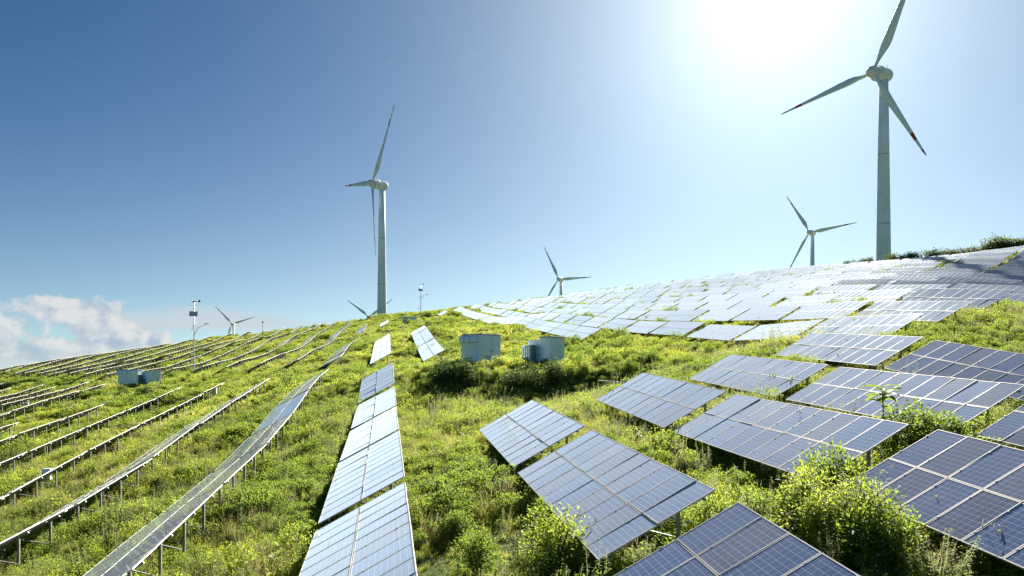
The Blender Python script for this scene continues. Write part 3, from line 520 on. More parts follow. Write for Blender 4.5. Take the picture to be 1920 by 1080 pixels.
def cabin_transformer(px, d, w1, w2, h, yaw, label, zoff=0., fins=4):
    x = (px - HX) / F * d; g = z1(x, d) + zoff; e = empty('transformer_cabin', (x, d, g), yaw); tag(e, label, 'cabin', 'equipment cabins')
    obj('body', bevel(MB().box(-w1, 0, 0, w2, .12, h).mesh('body', M['cabin2']), .03), e)
    obj('plinth', MB().box(-w1 * 2.1, -.08, .08, w2 - .08, -.8, .117).mesh('plinth', M['concrete']), e)
    obj('roof', bevel(MB().box(-w1 - .1, .14, -.14, w2 + .1, h + .002, h + .1).mesh('roof', M['roof']), .02), e)
    dr = obj('door', bevel(MB().box(.002, .035, .2, w2 - .2, .25, h - .15).mesh('door', M['cabin']), .012), e); obj('handle', MB().box(.036, .075, w2 * .62, w2 * .62 + .06, h * .42, h * .42 + .25).mesh('handle', M['dark']), dr)
    obj('door_seam', MB().box(.036, .043, w2 * .5 - .012, w2 * .5 + .012, .27, h - .17).mesh('door_seam', M['cabgrey']), dr)
    # rear tank with radiator fins
    tw = w1 * 1.25; obj('tank', bevel(MB().box(-w1 - tw, -w1 - .004, .25, w2, .12, h * .93).mesh('tank', M['cabin']), .03), e)
    for zz in (.35, .62): obj('tank_rib', MB().box(-w1 - tw + .04, -w1 - .05, .20, .247, h * zz, h * zz + .05).mesh('tank_rib', M['rust']), e)
    for i in range(fins):
        xx = -w1 - tw + .05 + i * .30; obj('radiator_fin', bevel(MB().box(xx, xx + .20, -.75, .15, .2, h * .72).mesh('radiator_fin', M['cabin2']), .04), e)
    gx = -w1 - tw + .05 + fins * .30; gb = obj('radiator_grille', MB().box(gx, gx + .10, -.70, .10, .25, h * .72).mesh('radiator_grille', M['cabgrey']), e)
    return e
CABIN_YAW = R(-36)
cabin_hooded(903, 69.5, 2.95, 2.85, 3.05, R(-42), 'pale blue equipment cabin with three ventilation hoods, left of the centre pair', .2)
cabin_transformer(1033, 70.5, 1.55, 2.2, 2.75, R(-44), 'pale blue transformer cabin with radiator fins, right of the centre pair', .2)
pl = hit(240, 728)
cabin_hooded(258, pl.y, 4.6, 1.2, 2.75, R(-16), 'pale blue hooded cabin among the left rows near the lamp post', .45)
cabin_transformer(283, pl.y - 3, 1.5, 2.0, 2.55, R(-30), 'small blue transformer cabin beside the left hooded cabin', .35, 2)
pf = hit(768, 607)
def mini_cabin():
    e = empty('equipment_cabin', tuple(pf), R(-20)); tag(e, 'tiny white cabin on the skyline beside the far lamp post', 'cabin', 'equipment cabins')
    obj('body', bevel(MB().box(-2.4, 2.4, -1, 1, -.5, 2.3).mesh('body', M['cabin2']), .03), e); obj('roof', MB().box(-2.5, 2.5, -1.1, 1.1, 2.302, 2.4).mesh('roof', M['roof']), e)
    obj('door', MB().box(-.9, 0, -1.04, -1.003, .1, 1.9).mesh('door', M['cabgrey']), e); obj('hood', bevel(MB().box(-2.3, -1.1, -1.4, -1.003, 1.5, 2.1).mesh('hood', M['cabin']), .08, 2), e)
mini_cabin()

# ------------------------------------------------------------------ hybrid wind and solar street lamps
def lamp(px, py, top, label, flag=False):
    p = hit(px, py); H = (py - top) / F * p.y * .955; e = empty('street_lamp', tuple(p)); tag(e, label, 'street lamp', 'wind and solar street lamps')
    obj('pole', MB().lathe([(.14, -.5), (.14, .9), (.12, H * .5), (.075, H)], 12).mesh('pole', M['pole'], smooth=True), e)
    obj('base_band', MB().lathe([(.16, .0), (.165, .02), (.165, .95), (.145, 1.0)], 12).mesh('base_band', M['teal'], smooth=True), e)
    arm = [(.05, 0, H * .56), (.45, 0, H * .635), (1.2, 0, H * .67), (2.4, 0, H * .705)]
    a = obj('lamp_arm', MB().tube(arm, .05, 8).mesh('lamp_arm', M['pole'], smooth=True), e)
    cur = [(-.05 - .42 * math.sin(q), 0, H * (.62 + .055 * math.cos(q))) for q in np.linspace(0, math.pi, 9)]; obj('scroll', MB().tube([(.9, 0, H * .665)] + cur + [(.5, 0, H * .6), (.85, 0, H * .66)], .035, 6).mesh('scroll', M['pole'], smooth=True), e)
    obj('lamp_head', bevel(MB().box(2.1, 2.95, -.16, .16, H * .705, H * .705 + .12).mesh('lamp_head', M['dark']), .04), a)
    pv = obj('solar_panel', MB().box(-.72, .72, -.03, .03, -.52, .52, 0).mesh('solar_panel', M['back']), e, (-.05, -.16, H * .84), (R(-24), 0, R(14))); obj('solar_panel_frame', MB().box(-.76, .76, -.045, -.032, -.56, -.5).box(-.76, .76, -.045, -.032, .5, .56).box(-.76, -.70, -.045, -.032, -.5, .5).box(.70, .76, -.045, -.032, -.5, .5).mesh('solar_panel_frame', M['dark']), pv)
    tb = obj('small_wind_generator', MB().lathe([(.03, -.35), (.12, -.25), (.13, .05), (.05, .35)], 10, axis='x').tube([(.3, 0, 0), (.95, 0, .02)], .03).mesh('small_wind_generator', M['dark'], smooth=True), e, (0, 0, H + .12), (0, 0, R(10)))
    obj('tail_fin', MB().box(.8, 1.15, -.012, .012, -.14, .3).mesh('tail_fin', M['dark']), tb)
    for k in range(3):
        q = R(20 + 120 * k); c, s = math.cos(q), math.sin(q); obj('rotor_blade', mesh('rotor_blade', [(-.38, -.06 * s, .06 * c), (-.36, .06 * s, -.06 * c), (-.38, .75 * c + .02 * s, .75 * s - .02 * c), (-.40, .75 * c - .02 * s, .75 * s + .02 * c)], [(0, 1, 2, 3), (3, 2, 1, 0)], [M['dark']]), tb)
    if flag: obj('bracket', MB().tube([(0, 0, H * .28), (-.75, 0, H * .3)], .04).box(-.95, -.7, -.12, .12, H * .3 - .1, H * .3 + .2).mesh('bracket', M['dark']), e)
lamp(364, 706, 560, 'white lamp post with square solar panel and small wind generator, on left slope')
lamp(789, 597, 531, 'thin lamp post on the skyline right of the tall turbine', True)
p = hit(492.5, 636); e = obj('pole', MB().lathe([(.12, -.5), (.10, 2.), (.08, 6.4)], 8).mesh('pole', M['pole']), None, tuple(p)); tag(e, 'short thin pole on the left skyline right of the distant turbine', 'pole')
obj('camera_head', bevel(MB().box(-.3, .3, -.25, .25, 6.402, 7.0).mesh('camera_head', M['dark']), .05), e)

# ------------------------------------------------------------------ combiner boxes, stones, pipe
for px, py, lb in [(402, 752, 'white combiner box on a post beside third left row, near the lamp'), (88, 922, 'white combiner box in weeds beside the second left row'), (50, 772, 'white combiner box at far left in front of seventh left row'),
                   (301, 681, 'tiny white combiner box on the upper left slope left of the lamp'), (351, 690, 'tiny white combiner box just left of the lamp post'), (414, 694, 'tiny white combiner box just right of the lamp post')]:
    p = hit(px, py); e = empty('combiner_box', tuple(p)); tag(e, lb, 'electrical box', 'combiner boxes'); h = .75
    obj('box', bevel(MB().box(-.28, .28, -.14, .14, h, h + .75).mesh('box', M['boxwhite']), .025), e); obj('door', MB().box(-.24, .24, -.155, -.142, h + .05, h + .70).mesh('door', M['cabin2']), e)
    for sgn in (-1, 1): obj('post', MB().box(sgn * .2 - .025, sgn * .2 + .025, -.03, .03, -.3, h - .002).mesh('post', M['steel']), e)
def rock(px, py, r, label, seed):
    import bmesh
    p = hit(px, py); b = bmesh.new(); bmesh.ops.create_icosphere(b, subdivisions=3, radius=1); rg = random.Random(seed); ks = [(Vector((rg.gauss(0, 1), rg.gauss(0, 1), rg.gauss(0, 1))).normalized(), rg.uniform(.62, .95)) for _ in range(16)]
    for v in b.verts:
        for n, o in ks:
            q = v.co.dot(n)
            if q > o: v.co -= n * (q - o)
        v.co = Vector((v.co.x * 1.3, v.co.y, v.co.z * .75)) * r
    me = bpy.data.meshes.new('boulder'); b.to_mesh(me); b.free(); me.materials.append(M['rock']); o = obj('boulder', me, None, (p.x, p.y, p.z + r * .42), (rg.random(), rg.random(), rg.random() * 6)); tag(o, label, 'rock', 'boulders')
rock(614, 893, .42, 'pinkish boulder in the weeds left of the pale middle row', 1)
rock(157, 727, 1.0, 'flat pinkish boulder behind the seventh left row, left of cabin', 2)
rock(843, 601, .9, 'reddish stones showing through grass below the far panel row', 3)
rock(1465, 678, .45, 'small pale stone in grass left of the right foreground panels', 4)
p = hit(1122, 735); q = hit(1172, 735); tag(obj('pipe', MB().tube([(p.x, p.y, p.z + .75), (q.x, q.y, q.z + .75)], .05, 10).mesh('pipe', M['pole'], smooth=True)), 'white conduit pipe lying level left of a right foreground table', 'pipe')

# ------------------------------------------------------------------ vegetation
NR = np.random.default_rng(11)
def leaves(base, axis, nrm, L, Wd, rng, fold=.18):
    """n bent rhombic leaves: base point, direction, normal, length, width"""
    n = len(base); axis = axis / np.linalg.norm(axis, axis=1, keepdims=True); side = np.cross(axis, nrm); side /= np.maximum(np.linalg.norm(side, axis=1, keepdims=True), 1e-6); up = np.cross(side, axis)
    L = np.broadcast_to(L, n)[:, None]; Wd = np.broadcast_to(Wd, n)[:, None]
    mid = base + axis * L * .45 + up * L * .06
    tip = base + axis * L - up * L * fold
    v = np.stack([base, mid + side * Wd * .5, tip, mid - side * Wd * .5], 1).reshape(-1, 3); f = np.arange(4 * n).reshape(n, 4)
    lv = np.repeat(rng.random(n), 4); return v, f, lv
def join(parts):
    V, Fc, A, o = [], [], [], 0
    for v, f, a in parts: V.append(v); Fc.append(f + o); A.append(a); o += len(v)
    return np.concatenate(V), np.concatenate(Fc), np.concatenate(A)
def unit(n, rng, zmin=-1, zmax=1):
    z = rng.uniform(zmin, zmax, n); a = rng.uniform(0, 2 * np.pi, n); r = np.sqrt(1 - z * z); return np.stack([r * np.cos(a), r * np.sin(a), z], 1)
def blades(n, h, spread, w, rng, lean=.35):
    b = np.zeros((n, 3)); a = rng.uniform(0, 6.283, n); r = spread * np.sqrt(rng.random(n)); b[:, 0] = r * np.cos(a); b[:, 1] = r * np.sin(a); b[:, 2] = -.05
    d = np.stack([rng.normal(0, lean, n), rng.normal(0, lean, n), np.ones(n)], 1); d /= np.linalg.norm(d, axis=1, keepdims=True); H = h * rng.uniform(.5, 1.1, n)[:, None]
    s = np.stack([-d[:, 1] + rng.normal(0, .5, n), d[:, 0] + rng.normal(0, .5, n), np.zeros(n)], 1); s /= np.maximum(np.linalg.norm(s, axis=1, keepdims=True), 1e-6); s *= w * rng.uniform(.6, 1.2, n)[:, None]
    m = b + d * H * .55; bend = d.copy(); bend[:, 2] -= .45; bend += np.stack([d[:, 0], d[:, 1], 0 * a], 1) * .8; tip = m + bend / np.linalg.norm(bend, axis=1, keepdims=True) * H * .5
    v = np.stack([b - s * .5, b + s * .5, m + s * .45, m - s * .45, tip], 1).reshape(-1, 3)
    i = np.arange(n) * 5; f = np.concatenate([np.stack([i, i + 1, i + 2, i + 3], 1), np.stack([i + 3, i + 2, i + 4, i + 4], 1)]); return v, f, np.repeat(rng.random(n), 5)
def stemmy(ns, h, spread, nl, ll, lw, rng, lean=.3, droop=.2, bushy=True):
    """stems with leaves along them"""
    P = []
    for _ in range(ns):
        a = rng.uniform(0, 6.283); r = spread * math.sqrt(rng.random()) * .6; b = np.array([r * math.cos(a), r * math.sin(a), 0]); H = h * rng.uniform(.55, 1.1); d = np.array([math.cos(a) * lean * rng.uniform(.2, 1.3), math.sin(a) * lean * rng.uniform(.2, 1.3), 1.])
        tt = rng.uniform(.12 if bushy else .05, 1., nl); pos = b + tt[:, None] * d * H + rng.normal(0, .02, (nl, 3)); aa = rng.uniform(0, 6.283, nl); out = np.stack([np.cos(aa), np.sin(aa), rng.uniform(-.15, .9, nl)], 1)
        if bushy: pos = pos + out * rng.uniform(0, .16, nl)[:, None] * h * (1.1 - tt[:, None])
        nm = np.array([0, 0, 1.]) + rng.normal(0, .35, (nl, 3)); P.append(leaves(pos, out, nm, ll * rng.uniform(.6, 1.2, nl) * (1.15 - .5 * tt), lw * rng.uniform(.7, 1.2, nl) * (1.15 - .5 * tt), rng, droop))
        st = b + np.array([[0, 0, -.05], [.012, .008, -.05]]); P.append((np.array([st[0], st[1], b + d * H + .004, b + d * H]), np.array([[0, 1, 2, 3]]), np.full(4, .2)))
    return join(P)
def crown(n, rx, rz, ll, lw, rng, lobes=9, fill=.75, z0=.0):
    """shrub foliage: leaves on shells of several uneven lobes"""
    P = []; cs_ = []
    for i in range(lobes):
        u = unit(1, rng, -.1, 1)[0] * rng.uniform(.15, .75); cs_.append((np.array([u[0] * rx, u[1] * rx, z0 + rz * (.38 + .62 * max(0, u[2]))]), rng.uniform(.28, .5)))
    per = n // lobes
    for c, r in cs_:
        u = unit(per, rng); rad = r * (fill + (1.12 - fill) * rng.random(per)) ; pos = c + u * rad[:, None] * np.array([rx, rx, rz]); pos[:, 2] = np.maximum(pos[:, 2], .02)
        out = u + rng.normal(0, .5, (per, 3)); out[:, 2] += .15; nm = u * .6 + np.array([0, 0, .8]) + rng.normal(0, .4, (per, 3)); P.append(leaves(pos, out, nm, ll * rng.uniform(.55, 1.25, per), lw * rng.uniform(.6, 1.2, per), rng))
    return join(P)
def proto(coll, name, geo, m):
    v, f, a = geo; o = bpy.data.objects.new(name, mesh(name, v, f, [m], False, None, None, {'lv': ('POINT', a)})); coll.objects.link(o); return o
def fixtri(geo):   # blades use a degenerate quad for the tip: split into tris
    v, f, a = geo; q = f[f[:, 2] != f[:, 3]]; tr = f[f[:, 2] == f[:, 3]][:, :3]; t3 = np.concatenate([q[:, [0, 1, 2]], q[:, [0, 2, 3]], tr]); return v, t3, a
PC = bpy.data.collections.new('ground_cover_plants')      # not linked to the scene: only instanced
rg = np.random.default_rng(21); names = []
def addp(tag_, geo, m): names.append(tag_); proto(PC, f'p{len(names):02d}_{tag_}', geo, m)
for i in range(4): addp('grass', fixtri(blades(150, .55, .36, .016, rg, .32)), M['grass'])
for i in range(3): addp('weed', stemmy(12, .62, .42, 26, .085, .045, rg), M['weed'])
for i in range(2): addp('weed', stemmy(9, .55, .36, 30, .11, .06, rg), M['weed'])
for i in range(3): addp('pale', stemmy(14, .7, .36, 34, .075, .022, rg, .25), M['weed2'])
for i in range(2): addp('stalk', stemmy(5, 1.15, .3, 60, .11, .020, rg, .10, .1, False), M['weed2'])
for i in range(2): addp('straw', fixtri(blades(46, .95, .30, .011, rg, .22)), M['straw'])
for i in range(2): addp('broadweed', stemmy(6, .55, .36, 16, .20, .12, rg, .35), M['weed'])
for i in range(3): addp('shrublet', crown(620, .55, .75, .085, .05, rg, 8), M['bush'])
for i in range(2): addp('yellow', crown(520, .5, .7, .07, .04, rg, 8), M['weed'])
# coarser clumps for the slopes beyond 60 m
for i in range(3): addp('fgrass', fixtri(blades(130, .8, .75, .05, rg, .45)), M['grass'])
for i in range(3): addp('fweed', crown(430, .75, .75, .145, .085, rg, 9), M['weed'])
for i in range(2): addp('fpale', crown(380, .7, .8, .14, .06, rg, 9), M['weed2'])
for i in range(2): addp('fbush', crown(520, .9, 1.15, .155, .10, rg, 11), M['bush'])
ID = {}
for i, n in enumerate(names): ID.setdefault(n, []).append(i)

def vnoise(x, y, sc, seed):
    r = np.random.default_rng(seed); o = np.zeros_like(x)
    for i in range(9):
        a = r.uniform(0, 6.283); w = r.uniform(.5, 1.7) / sc; o += np.sin(w * (x * math.cos(a) + y * math.sin(a)) + r.uniform(0, 6.283) + 1.3 * np.sin(w * .6 * (y * math.cos(a) - x * math.sin(a)) + seed))
    return o / 9 ** .5
TSEG = [(T['k'], T['s']) for T in TABLES]
tk = np.array([rowc(k) for k, s in TSEG]); ts = np.array([s for k, s in TSEG])
BOXES = [(-3.0, 70.5, 5.2), (5.3, 71.5, 4.6), (pl.x + 1, pl.y + 1, 4.6), (pf.x, pf.y, 3.4)]
BXY = [((903 - HX) / F * 69.5, 69.5), ((1033 - HX) / F * 70.5, 70.5)]
def scatter(y0, y1, per_m2, kinds, smin, smax, seed):
    """points over the part of the hillside in front of the camera; kinds: list of (name, weight function)"""
    r = np.random.default_rng(seed); half = .92; area = half * (y1 * y1 - y0 * y0) + 14 * (y1 - y0); n = int(area * per_m2)
    y = np.sqrt(r.uniform(y0 * y0, y1 * y1, n)); x = r.uniform(-1, 1, n) * (half * y + 7); z = Zxy(x, y)
    c, s = cs(x, y)
    clear = np.full(n, 9.)
    kk = np.round((c - .4 - rowc(0)) / 7.2)
    for k in range(-17, 20):
        cl_ = rowc(k); sel = np.nonzero((c > cl_ - .25) & (c < cl_ + RUN + .1))[0]
        if not len(sel): continue
        st = np.sort(ts[np.abs(tk - cl_) < .1])
        if not len(st): continue
        j = np.searchsorted(st, s[sel] + .2) - 1; ok = (j >= 0); ins = ok & (s[sel] < st[np.maximum(j, 0)] + TL + .2)
        idx = sel[ins]; clear[idx] = np.minimum(clear[idx], CL + (c[idx] - cl_) / RUN * RISE - .12)
    keep = np.ones(n, bool)
    for bx, by in BXY + [(pl.x + .5, pl.y - 1.)]: keep &= ~(((x - bx) ** 2 + (y - by - .8) ** 2) < 2.6 ** 2)
    # skip what lies behind the ridge
    for tq in (.35, .5, .62, .72, .8, .87, .92, .96): keep &= ~(Zxy(x * tq, y * tq) > (z + 1.6) * tq)
    keep &= ~((vnoise(x, y, 1.6, 8) > 1.75) & (r.random(n) < .8))      # trodden, barer spots
    # ground sheet hidden below tables gets only thin cover
    keep &= ~((clear < 5) & (r.random(n) < .25))
    x, y, z, clear = x[keep], y[keep], z[keep], clear[keep]; n = len(x)
    wts = np.stack([np.maximum(.0, wf(x, y)) for _, wf in kinds], 1); cum_ = np.cumsum(wts, 1); pick = (r.random(n)[:, None] * cum_[:, -1:] > cum_).sum(1)
    idx = np.zeros(n, np.int32); hgt = np.zeros(n)
    for i, (nm, wf) in enumerate(kinds):
        mk = pick == i; ids = np.array(ID[nm]); idx[mk] = ids[r.integers(0, len(ids), mk.sum())]; hgt[mk] = {'grass': .6, 'weed': .72, 'pale': .85, 'stalk': 1.3, 'straw': 1.0, 'broadweed': .75, 'shrublet': .95, 'yellow': .9, 'fgrass': .85, 'fweed': 1.05, 'fpale': 1.1, 'fbush': 1.5}[nm]
    sc = r.uniform(smin, smax, n) * (1 + .30 * vnoise(x, y, 2.5, 5)); sc = np.minimum(np.maximum(sc, .25), np.maximum(.16, clear / hgt))
    rot = np.stack([r.normal(0, .12, n), r.normal(0, .12, n), r.uniform(0, 6.283, n)], 1)
    return np.stack([x, y, z - .03], 1), rot, sc, idx
def patch(sc, seed, lo, hi):
    return lambda x, y: np.clip((vnoise(x, y, sc, seed) - lo) / (hi - lo), 0, 1)
pg, pw, pb, py_ = patch(7, 1, -.3, .9), patch(6, 2, -.6, .6), patch(4, 3, .2, 1.1), patch(5, 4, -.1, 1.)
NEARK = [('grass', lambda x, y: .45 + 1.5 * pg(x, y)), ('weed', lambda x, y: .5 + 1.2 * pw(x, y)), ('pale', lambda x, y: .35 + .5 * py_(x, y)), ('stalk', lambda x, y: .10 + .25 * pw(x, y)), ('shrublet', lambda x, y: .08 + 1.5 * pb(x, y)), ('yellow', lambda x, y: .15 + .5 * py_(x, y)), ('straw', lambda x, y: .10 + .35 * pg(x, y)), ('broadweed', lambda x, y: .08 + .45 * pw(x, y))]
FARK = [('fgrass', lambda x, y: .7 + 1.6 * pg(x, y)), ('fweed', lambda x, y: .55 + 1.0 * pw(x, y)), ('fpale', lambda x, y: .3 + .4 * py_(x, y)), ('fbush', lambda x, y: .05 + 1.1 * pb(x, y))]
sets = [scatter(3.5, 34, 8.5, NEARK, .75, 1.2, 1), scatter(34, 66, 5.2, NEARK, .85, 1.45, 2), scatter(66, 120, 1.9, FARK, .65, 1.1, 3), scatter(120, 318, .85, FARK, .8, 1.35, 4)]
pos = np.concatenate([a[0] for a in sets]); rot = np.concatenate([a[1] for a in sets]); scl = np.concatenate([a[2] for a in sets]); idx = np.concatenate([a[3] for a in sets])
print('ground cover plants', len(pos))
def cover(name, pos, rot, scl, idx, label):
    me = bpy.data.meshes.new(name); me.vertices.add(len(pos)); me.vertices.foreach_set('co', pos.astype(np.float32).ravel())
    a = me.attributes.new('rot', 'FLOAT_VECTOR', 'POINT'); a.data.foreach_set('vector', rot.astype(np.float32).ravel())
    a = me.attributes.new('scl', 'FLOAT', 'POINT'); a.data.foreach_set('value', scl.astype(np.float32)); a = me.attributes.new('idx', 'INT', 'POINT'); a.data.foreach_set('value', idx.astype(np.int32)); me.update()
    o = obj(name, me); g = bpy.data.node_groups.new(name, 'GeometryNodeTree'); g.interface.new_socket('Geometry', in_out='INPUT', socket_type='NodeSocketGeometry'); g.interface.new_socket('Geometry', in_out='OUTPUT', socket_type='NodeSocketGeometry')
    N, Lk = g.nodes, g.links; gi = N.new('NodeGroupInput'); go = N.new('NodeGroupOutput'); ip = N.new('GeometryNodeInstanceOnPoints'); ci = N.new('GeometryNodeCollectionInfo'); mp = N.new('GeometryNodeMeshToPoints')
    ci.inputs['Collection'].default_value = PC; ci.inputs['Separate Children'].default_value = True; ci.inputs['Reset Children'].default_value = True
    def na(nm, dt): q = N.new('GeometryNodeInputNamedAttribute'); q.data_type = dt; q.inputs[0].default_value = nm; return q.outputs[0]
    Lk.new(gi.outputs[0], mp.inputs['Mesh']); Lk.new(mp.outputs[0], ip.inputs['Points']); Lk.new(ci.outputs[0], ip.inputs['Instance']); ip.inputs['Pick Instance'].default_value = True
    Lk.new(na('idx', 'INT'), ip.inputs['Instance Index']); Lk.new(na('scl', 'FLOAT'), ip.inputs['Scale'])
    er = N.new('FunctionNodeEulerToRotation'); Lk.new(na('rot', 'FLOAT_VECTOR'), er.inputs[0]); Lk.new(er.outputs[0], ip.inputs['Rotation']); Lk.new(ip.outputs[0], go.inputs[0])
    md = o.modifiers.new('scatter', 'NODES'); md.node_group = g; tag(o, label, 'weeds', None, 'stuff')
cover('ground_cover', pos, rot, scl, idx, 'dense green weeds and grass covering the whole hillside')

# single shrubs that can be told apart
def stems_mesh(rx, rz, rng, n=7):
    b = MB()
    for i in range(n):
        a = rng.uniform(0, 6.283); r = rng.uniform(.2, .6) * rx; b.tube([(0, 0, -.1), (.3 * r * math.cos(a), .3 * r * math.sin(a), rz * .3), (r * math.cos(a), r * math.sin(a), rz * rng.uniform(.6, .85))], [.03, .022, .008], 5)
    return b.mesh('stem', M['stem'])
SH = {}
rs = np.random.default_rng(77)
def shrub_kind(nm, geo, m, st): v, f, a = geo; SH.setdefault(nm, []).append((mesh(nm, v, f, [m], False, None, None, {'lv': ('POINT', a)}), st))
for i in range(4): shrub_kind('round', crown(2600, .62, 1.0, .075, .042, rs, 14, .6), M['bush'], stems_mesh(.6, .9, rs))
for i in range(4): shrub_kind('light', crown(2200, .55, 1.0, .07, .035, rs, 15, .45), M['weed'], stems_mesh(.5, .9, rs))
for i in range(3): shrub_kind('feather', stemmy(26, 1.0, .5, 85, .075, .026, rs, .42, .15), M['weed2'], stems_mesh(.4, .8, rs))
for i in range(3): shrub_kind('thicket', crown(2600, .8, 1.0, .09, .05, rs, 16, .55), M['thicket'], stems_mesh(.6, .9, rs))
for i in range(4): shrub_kind('ridge', crown(1000, .75, 1.0, .12, .075, rs, 13, .5), M['ridge'], stems_mesh(.6, .9, rs))
shi = {}
def shrub(px, py, h, kind, label, group='shrubs among the panels', wide=1., c=None):
    p = hit(px, py)
    if c is not None: d = c / (CA * (px - HX) / F + SA); p = Vector(((px - HX) / F * d, d, z1((px - HX) / F * d, d)))
    i = shi.get(kind, 0); shi[kind] = i + 1; me, st = SH[kind][i % len(SH[kind])]
    e = empty('shrub', (p.x, p.y, p.z - .05), i * 2.4); e.scale = (h * wide, h * wide, h); tag(e, label, 'shrub', group); obj('foliage', me, e); obj('stem', st, e)
G1 = 'shrubs in the right foreground'
shrub(1525, 938, 1.75, 'light', 'tall light shrub overlapping the lower right end of a blue table', G1, c=11.3)
shrub(1570, 895, 1.7, 'round', 'leafy shrub in the gap between two tables of second right row', G1, c=12.6)
shrub(1715, 806, 1.75, 'round', 'rounded bush just right of the broad-leaved plant', G1, 1.15, c=18.2)
shrub(1765, 804, 1.7, 'round', 'rounded bush below the right corner of a blue table', G1, 1.1, c=18.2)
shrub(1600, 1035, 1.9, 'feather', 'large feathery shrub between the two nearest right tables', G1)
shrub(1545, 1030, 1.5, 'light', 'bushy light shrub above the nearest blue table corner', G1)
shrub(1660, 1075, 1.5, 'round', 'dense shrub along the low edge of nearest right table', G1)
shrub(1500, 985, 1.1, 'round', 'low dark shrub at the left of the big feathery shrub', G1)
shrub(1620, 960, 1.7, 'light', 'sunlit shrub poking over the low corner of nearest right table', G1, c=11.2)
shrub(1420, 890, .95, 'light', 'small shrub under the low edge of middle right table', G1)
shrub(1350, 870, .9, 'light', 'small leafy shrub below a right table, left of others', G1)
shrub(1750, 1100, 1.2, 'feather', 'feathery shrub at the bottom edge under the nearest right table', G1)
shrub(1480, 940, .9, 'feather', 'pale feathery weed clump above the nearest table corner', G1)
G2 = 'shrubs in the middle foreground'
shrub(1040, 985, 1.7, 'light', 'bright shrub leaning over the low edge of large middle table', G2, c=4.3)
shrub(1010, 1010, 1.1, 'round', 'dark shrub left of the large middle table low edge', G2)
shrub(1085, 1050, 1.3, 'feather', 'feathery stalks at the bottom corner of large middle table', G2)
shrub(1000, 1075, 1.2, 'feather', 'feathery clump at the bottom edge left of large table', G2)
shrub(860, 1010, .95, 'round', 'shrub right of the nearest pale table at bottom', G2)
shrub(850, 930, .9, 'round', 'shrub right of the second pale table', G2)
shrub(820, 870, .9, 'feather', 'feathery bush between pale row and the first blue table', G2)
shrub(900, 1075, 1.2, 'round', 'broad shrub at bottom centre of the picture', G2)
shrub(845, 800, .9, 'light', 'light bush uphill right of the pale row', G2)
shrub(790, 770, .9, 'round', 'dark bush right of the top of the pale row', G2)
shrub(1195, 800, .9, 'feather', 'feathery weed in front of the smallest second-row blue table', G2)
shrub(1500, 672, 1.0, 'round', 'bush left of the uppermost right foreground table', G2)
G3 = 'bushes round the centre cabins'
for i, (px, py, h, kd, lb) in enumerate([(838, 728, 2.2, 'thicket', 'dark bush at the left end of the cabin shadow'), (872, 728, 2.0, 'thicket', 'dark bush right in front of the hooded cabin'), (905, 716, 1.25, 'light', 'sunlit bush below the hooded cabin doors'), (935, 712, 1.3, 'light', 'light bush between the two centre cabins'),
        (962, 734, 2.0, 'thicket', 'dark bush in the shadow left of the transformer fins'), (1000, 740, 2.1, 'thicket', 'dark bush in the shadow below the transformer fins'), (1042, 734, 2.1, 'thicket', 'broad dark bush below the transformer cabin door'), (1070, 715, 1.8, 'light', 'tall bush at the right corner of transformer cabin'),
        (1098, 705, 1.4, 'light', 'bush right of the transformer cabin'), (1062, 655, 1.2, 'round', 'bush behind the transformer cabin by first field row'), (1078, 648, 1.5, 'round', 'dark bush at the near corner of the right field'), (1105, 652, 1.4, 'light', 'light bush beside the near corner of the right field'),
        (1180, 705, 1.5, 'round', 'bush half way between transformer cabin and right tables'), (1225, 690, 1.6, 'round', 'dark bush left of the top right foreground tables'), (1265, 692, 1.3, 'light', 'light bush just left of a small upper right table'), (1330, 672, 1.2, 'round', 'bush above the third-row right table')]): shrub(px, py, h, kd, lb, G3)
G4 = 'bushes on the left slope'
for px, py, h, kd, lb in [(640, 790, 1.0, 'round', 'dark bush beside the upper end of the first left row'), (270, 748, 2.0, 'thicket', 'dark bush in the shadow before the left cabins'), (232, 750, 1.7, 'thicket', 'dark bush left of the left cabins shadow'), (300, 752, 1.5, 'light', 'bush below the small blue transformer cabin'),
        (190, 758, 1.5, 'light', 'light bush left of the left cabins'), (345, 722, 1.9, 'light', 'bright bush at the left foot of the lamp post'), (385, 722, 1.6, 'round', 'dark bush at the right foot of the lamp post'), (245, 850, .9, 'light', 'pale flowering bush below the third left row'), (285, 890, 1.0, 'light', 'vine-like bush under the second left row'),
        (130, 860, 1.0, 'round', 'bush below the fourth left row'), (540, 905, 1.0, 'round', 'bush right of the first left row'), (450, 960, .95, 'round', 'dark bush right of the first left row posts'), (40, 1010, .9, 'feather', 'feathery bush at the lower left corner'), (640, 935, .9, 'light', 'yellowish bush left of the second pale table'), (510, 1010, .9, 'feather', 'feathery bush between first left row and pale row')]: shrub(px, py, h, kd, lb, G4)
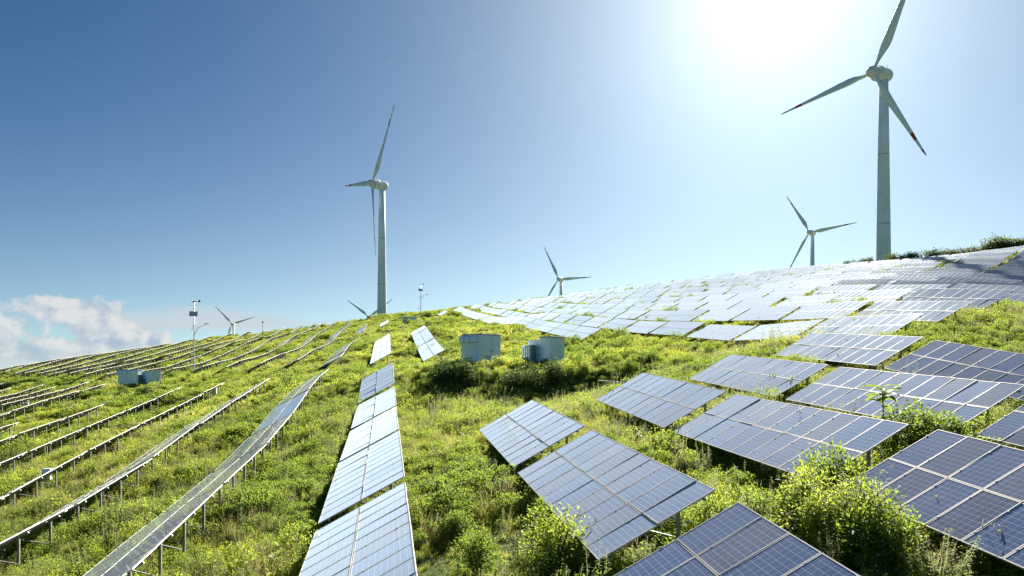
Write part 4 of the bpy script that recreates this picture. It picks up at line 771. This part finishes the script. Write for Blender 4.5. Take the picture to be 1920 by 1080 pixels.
# scrub along the right skyline: every bush stands on the ridge behind the last panels
rr = random.Random(9); G5 = 'scrub along the right skyline'
ridge = [(870, 579), (950, 569), (1000, 563), (1100, 551), (1200, 543), (1300, 532), (1400, 521), (1500, 512), (1590, 504), (1650, 500), (1700, 496), (1750, 492), (1800, 487), (1850, 483), (1900, 476), (1940, 472), (2000, 468)]
def skyline(px):
    """depth of the terrain skyline in this column"""
    d = np.arange(90, 330, 1.5); x = (px - HX) / F * d; z = Zxy(x, d); i = int(np.argmin(HY - F * z / d)); return Vector((x[i], d[i], z[i])), HY - F * z[i] / d[i]
n = 0
for px, h in [(958, 1.6), (975, 2.2), (992, 2.0), (1010, 1.8), (1028, 2.2), (1060, 2.0), (1075, 2.1), (1092, 2.3), (1110, 2.4), (1128, 2.6), (1142, 2.5), (1156, 2.3), (1182, 2.8), (1205, 2.6), (1240, 2.2), (1262, 2.3), (1292, 2.0), (1324, 2.6),
              (1590, 2.6), (1605, 2.8), (1618, 3.0), (1630, 3.2), (1672, 3.4), (1688, 3.4), (1702, 3.6), (1716, 3.4), (1742, 3.4), (1756, 3.6), (1772, 3.4), (1788, 3.0), (1805, 3.0), (1822, 3.1), (1838, 3.2), (1854, 3.6), (1868, 4.4), (1878, 4.0), (1892, 3.6), (1906, 3.6), (1920, 3.4), (1940, 3.6), (1965, 3.8), (1990, 3.6)]:
    p, py = skyline(px); me, st = SH['ridge'][n % 4]; k = 1.0 if px < 1500 else 1.05; n += 1; dd = p.y + (2.0 if px > 1500 else 1.5); x = (px - HX) / F * dd
    e = empty('ridge_bush', (x, dd, z1(x, dd) - .1), n * 1.7); q = 1.45 if px > 1500 else 1.15; e.scale = (h * .9, h * .9, h * .75 * q)
    side = 'far end' if px < 1400 else 'high end'; tag(e, f'{ORD[n if px < 1400 else n - 18]} dark bush from the left along the skyline above the {side} of right field', 'bush', G5); obj('foliage', me, e); obj('stem', st, e)

# broad-leaved plant standing over the right foreground tables
def broad_plant(px, c, h):
    d = c / (CA * (px - HX) / F + SA); p = Vector(((px - HX) / F * d, d, z1((px - HX) / F * d, d))); e = empty('broad_leaved_plant', tuple(p)); tag(e, 'young plant with long bright broad leaves rising above a blue table', 'plant')
    obj('stem', MB().tube([(0, 0, -.1), (.03, 0, h * .5), (0, .03, h * .85)], [.035, .028, .015], 7).mesh('stem', M['stem']), e); r_ = random.Random(4)
    for i in range(19):
        a = i * 2.4; L = r_.uniform(.5, .85); up = r_.uniform(.2, .9); zb = h * r_.uniform(.55, .88); V, Fc = [], []; n = 7
        for j in range(n):
            q = j / (n - 1); rr_ = L * q; w = .12 * math.sin(math.pi * min(1, q * .92 + .06)) ** .8 + .004; z = zb + up * rr_ * 1.1 - .75 * rr_ * rr_
            for sgn in (-1, 0, 1): V.append((rr_ * math.cos(a) - sgn * w * math.sin(a), rr_ * math.sin(a) + sgn * w * math.cos(a), z + (.04 if sgn else 0)))
        for j in range(n - 1):
            for c_ in (0, 1): Fc.append((j * 3 + c_, j * 3 + c_ + 1, j * 3 + c_ + 4, j * 3 + c_ + 3))
        obj('leaf', mesh('leaf', V, Fc, [M['broad']], True, None, None, {'lv': ('POINT', [r_.random() * .9] * len(V))}), e)
broad_plant(1655, 18.5, 2.5)
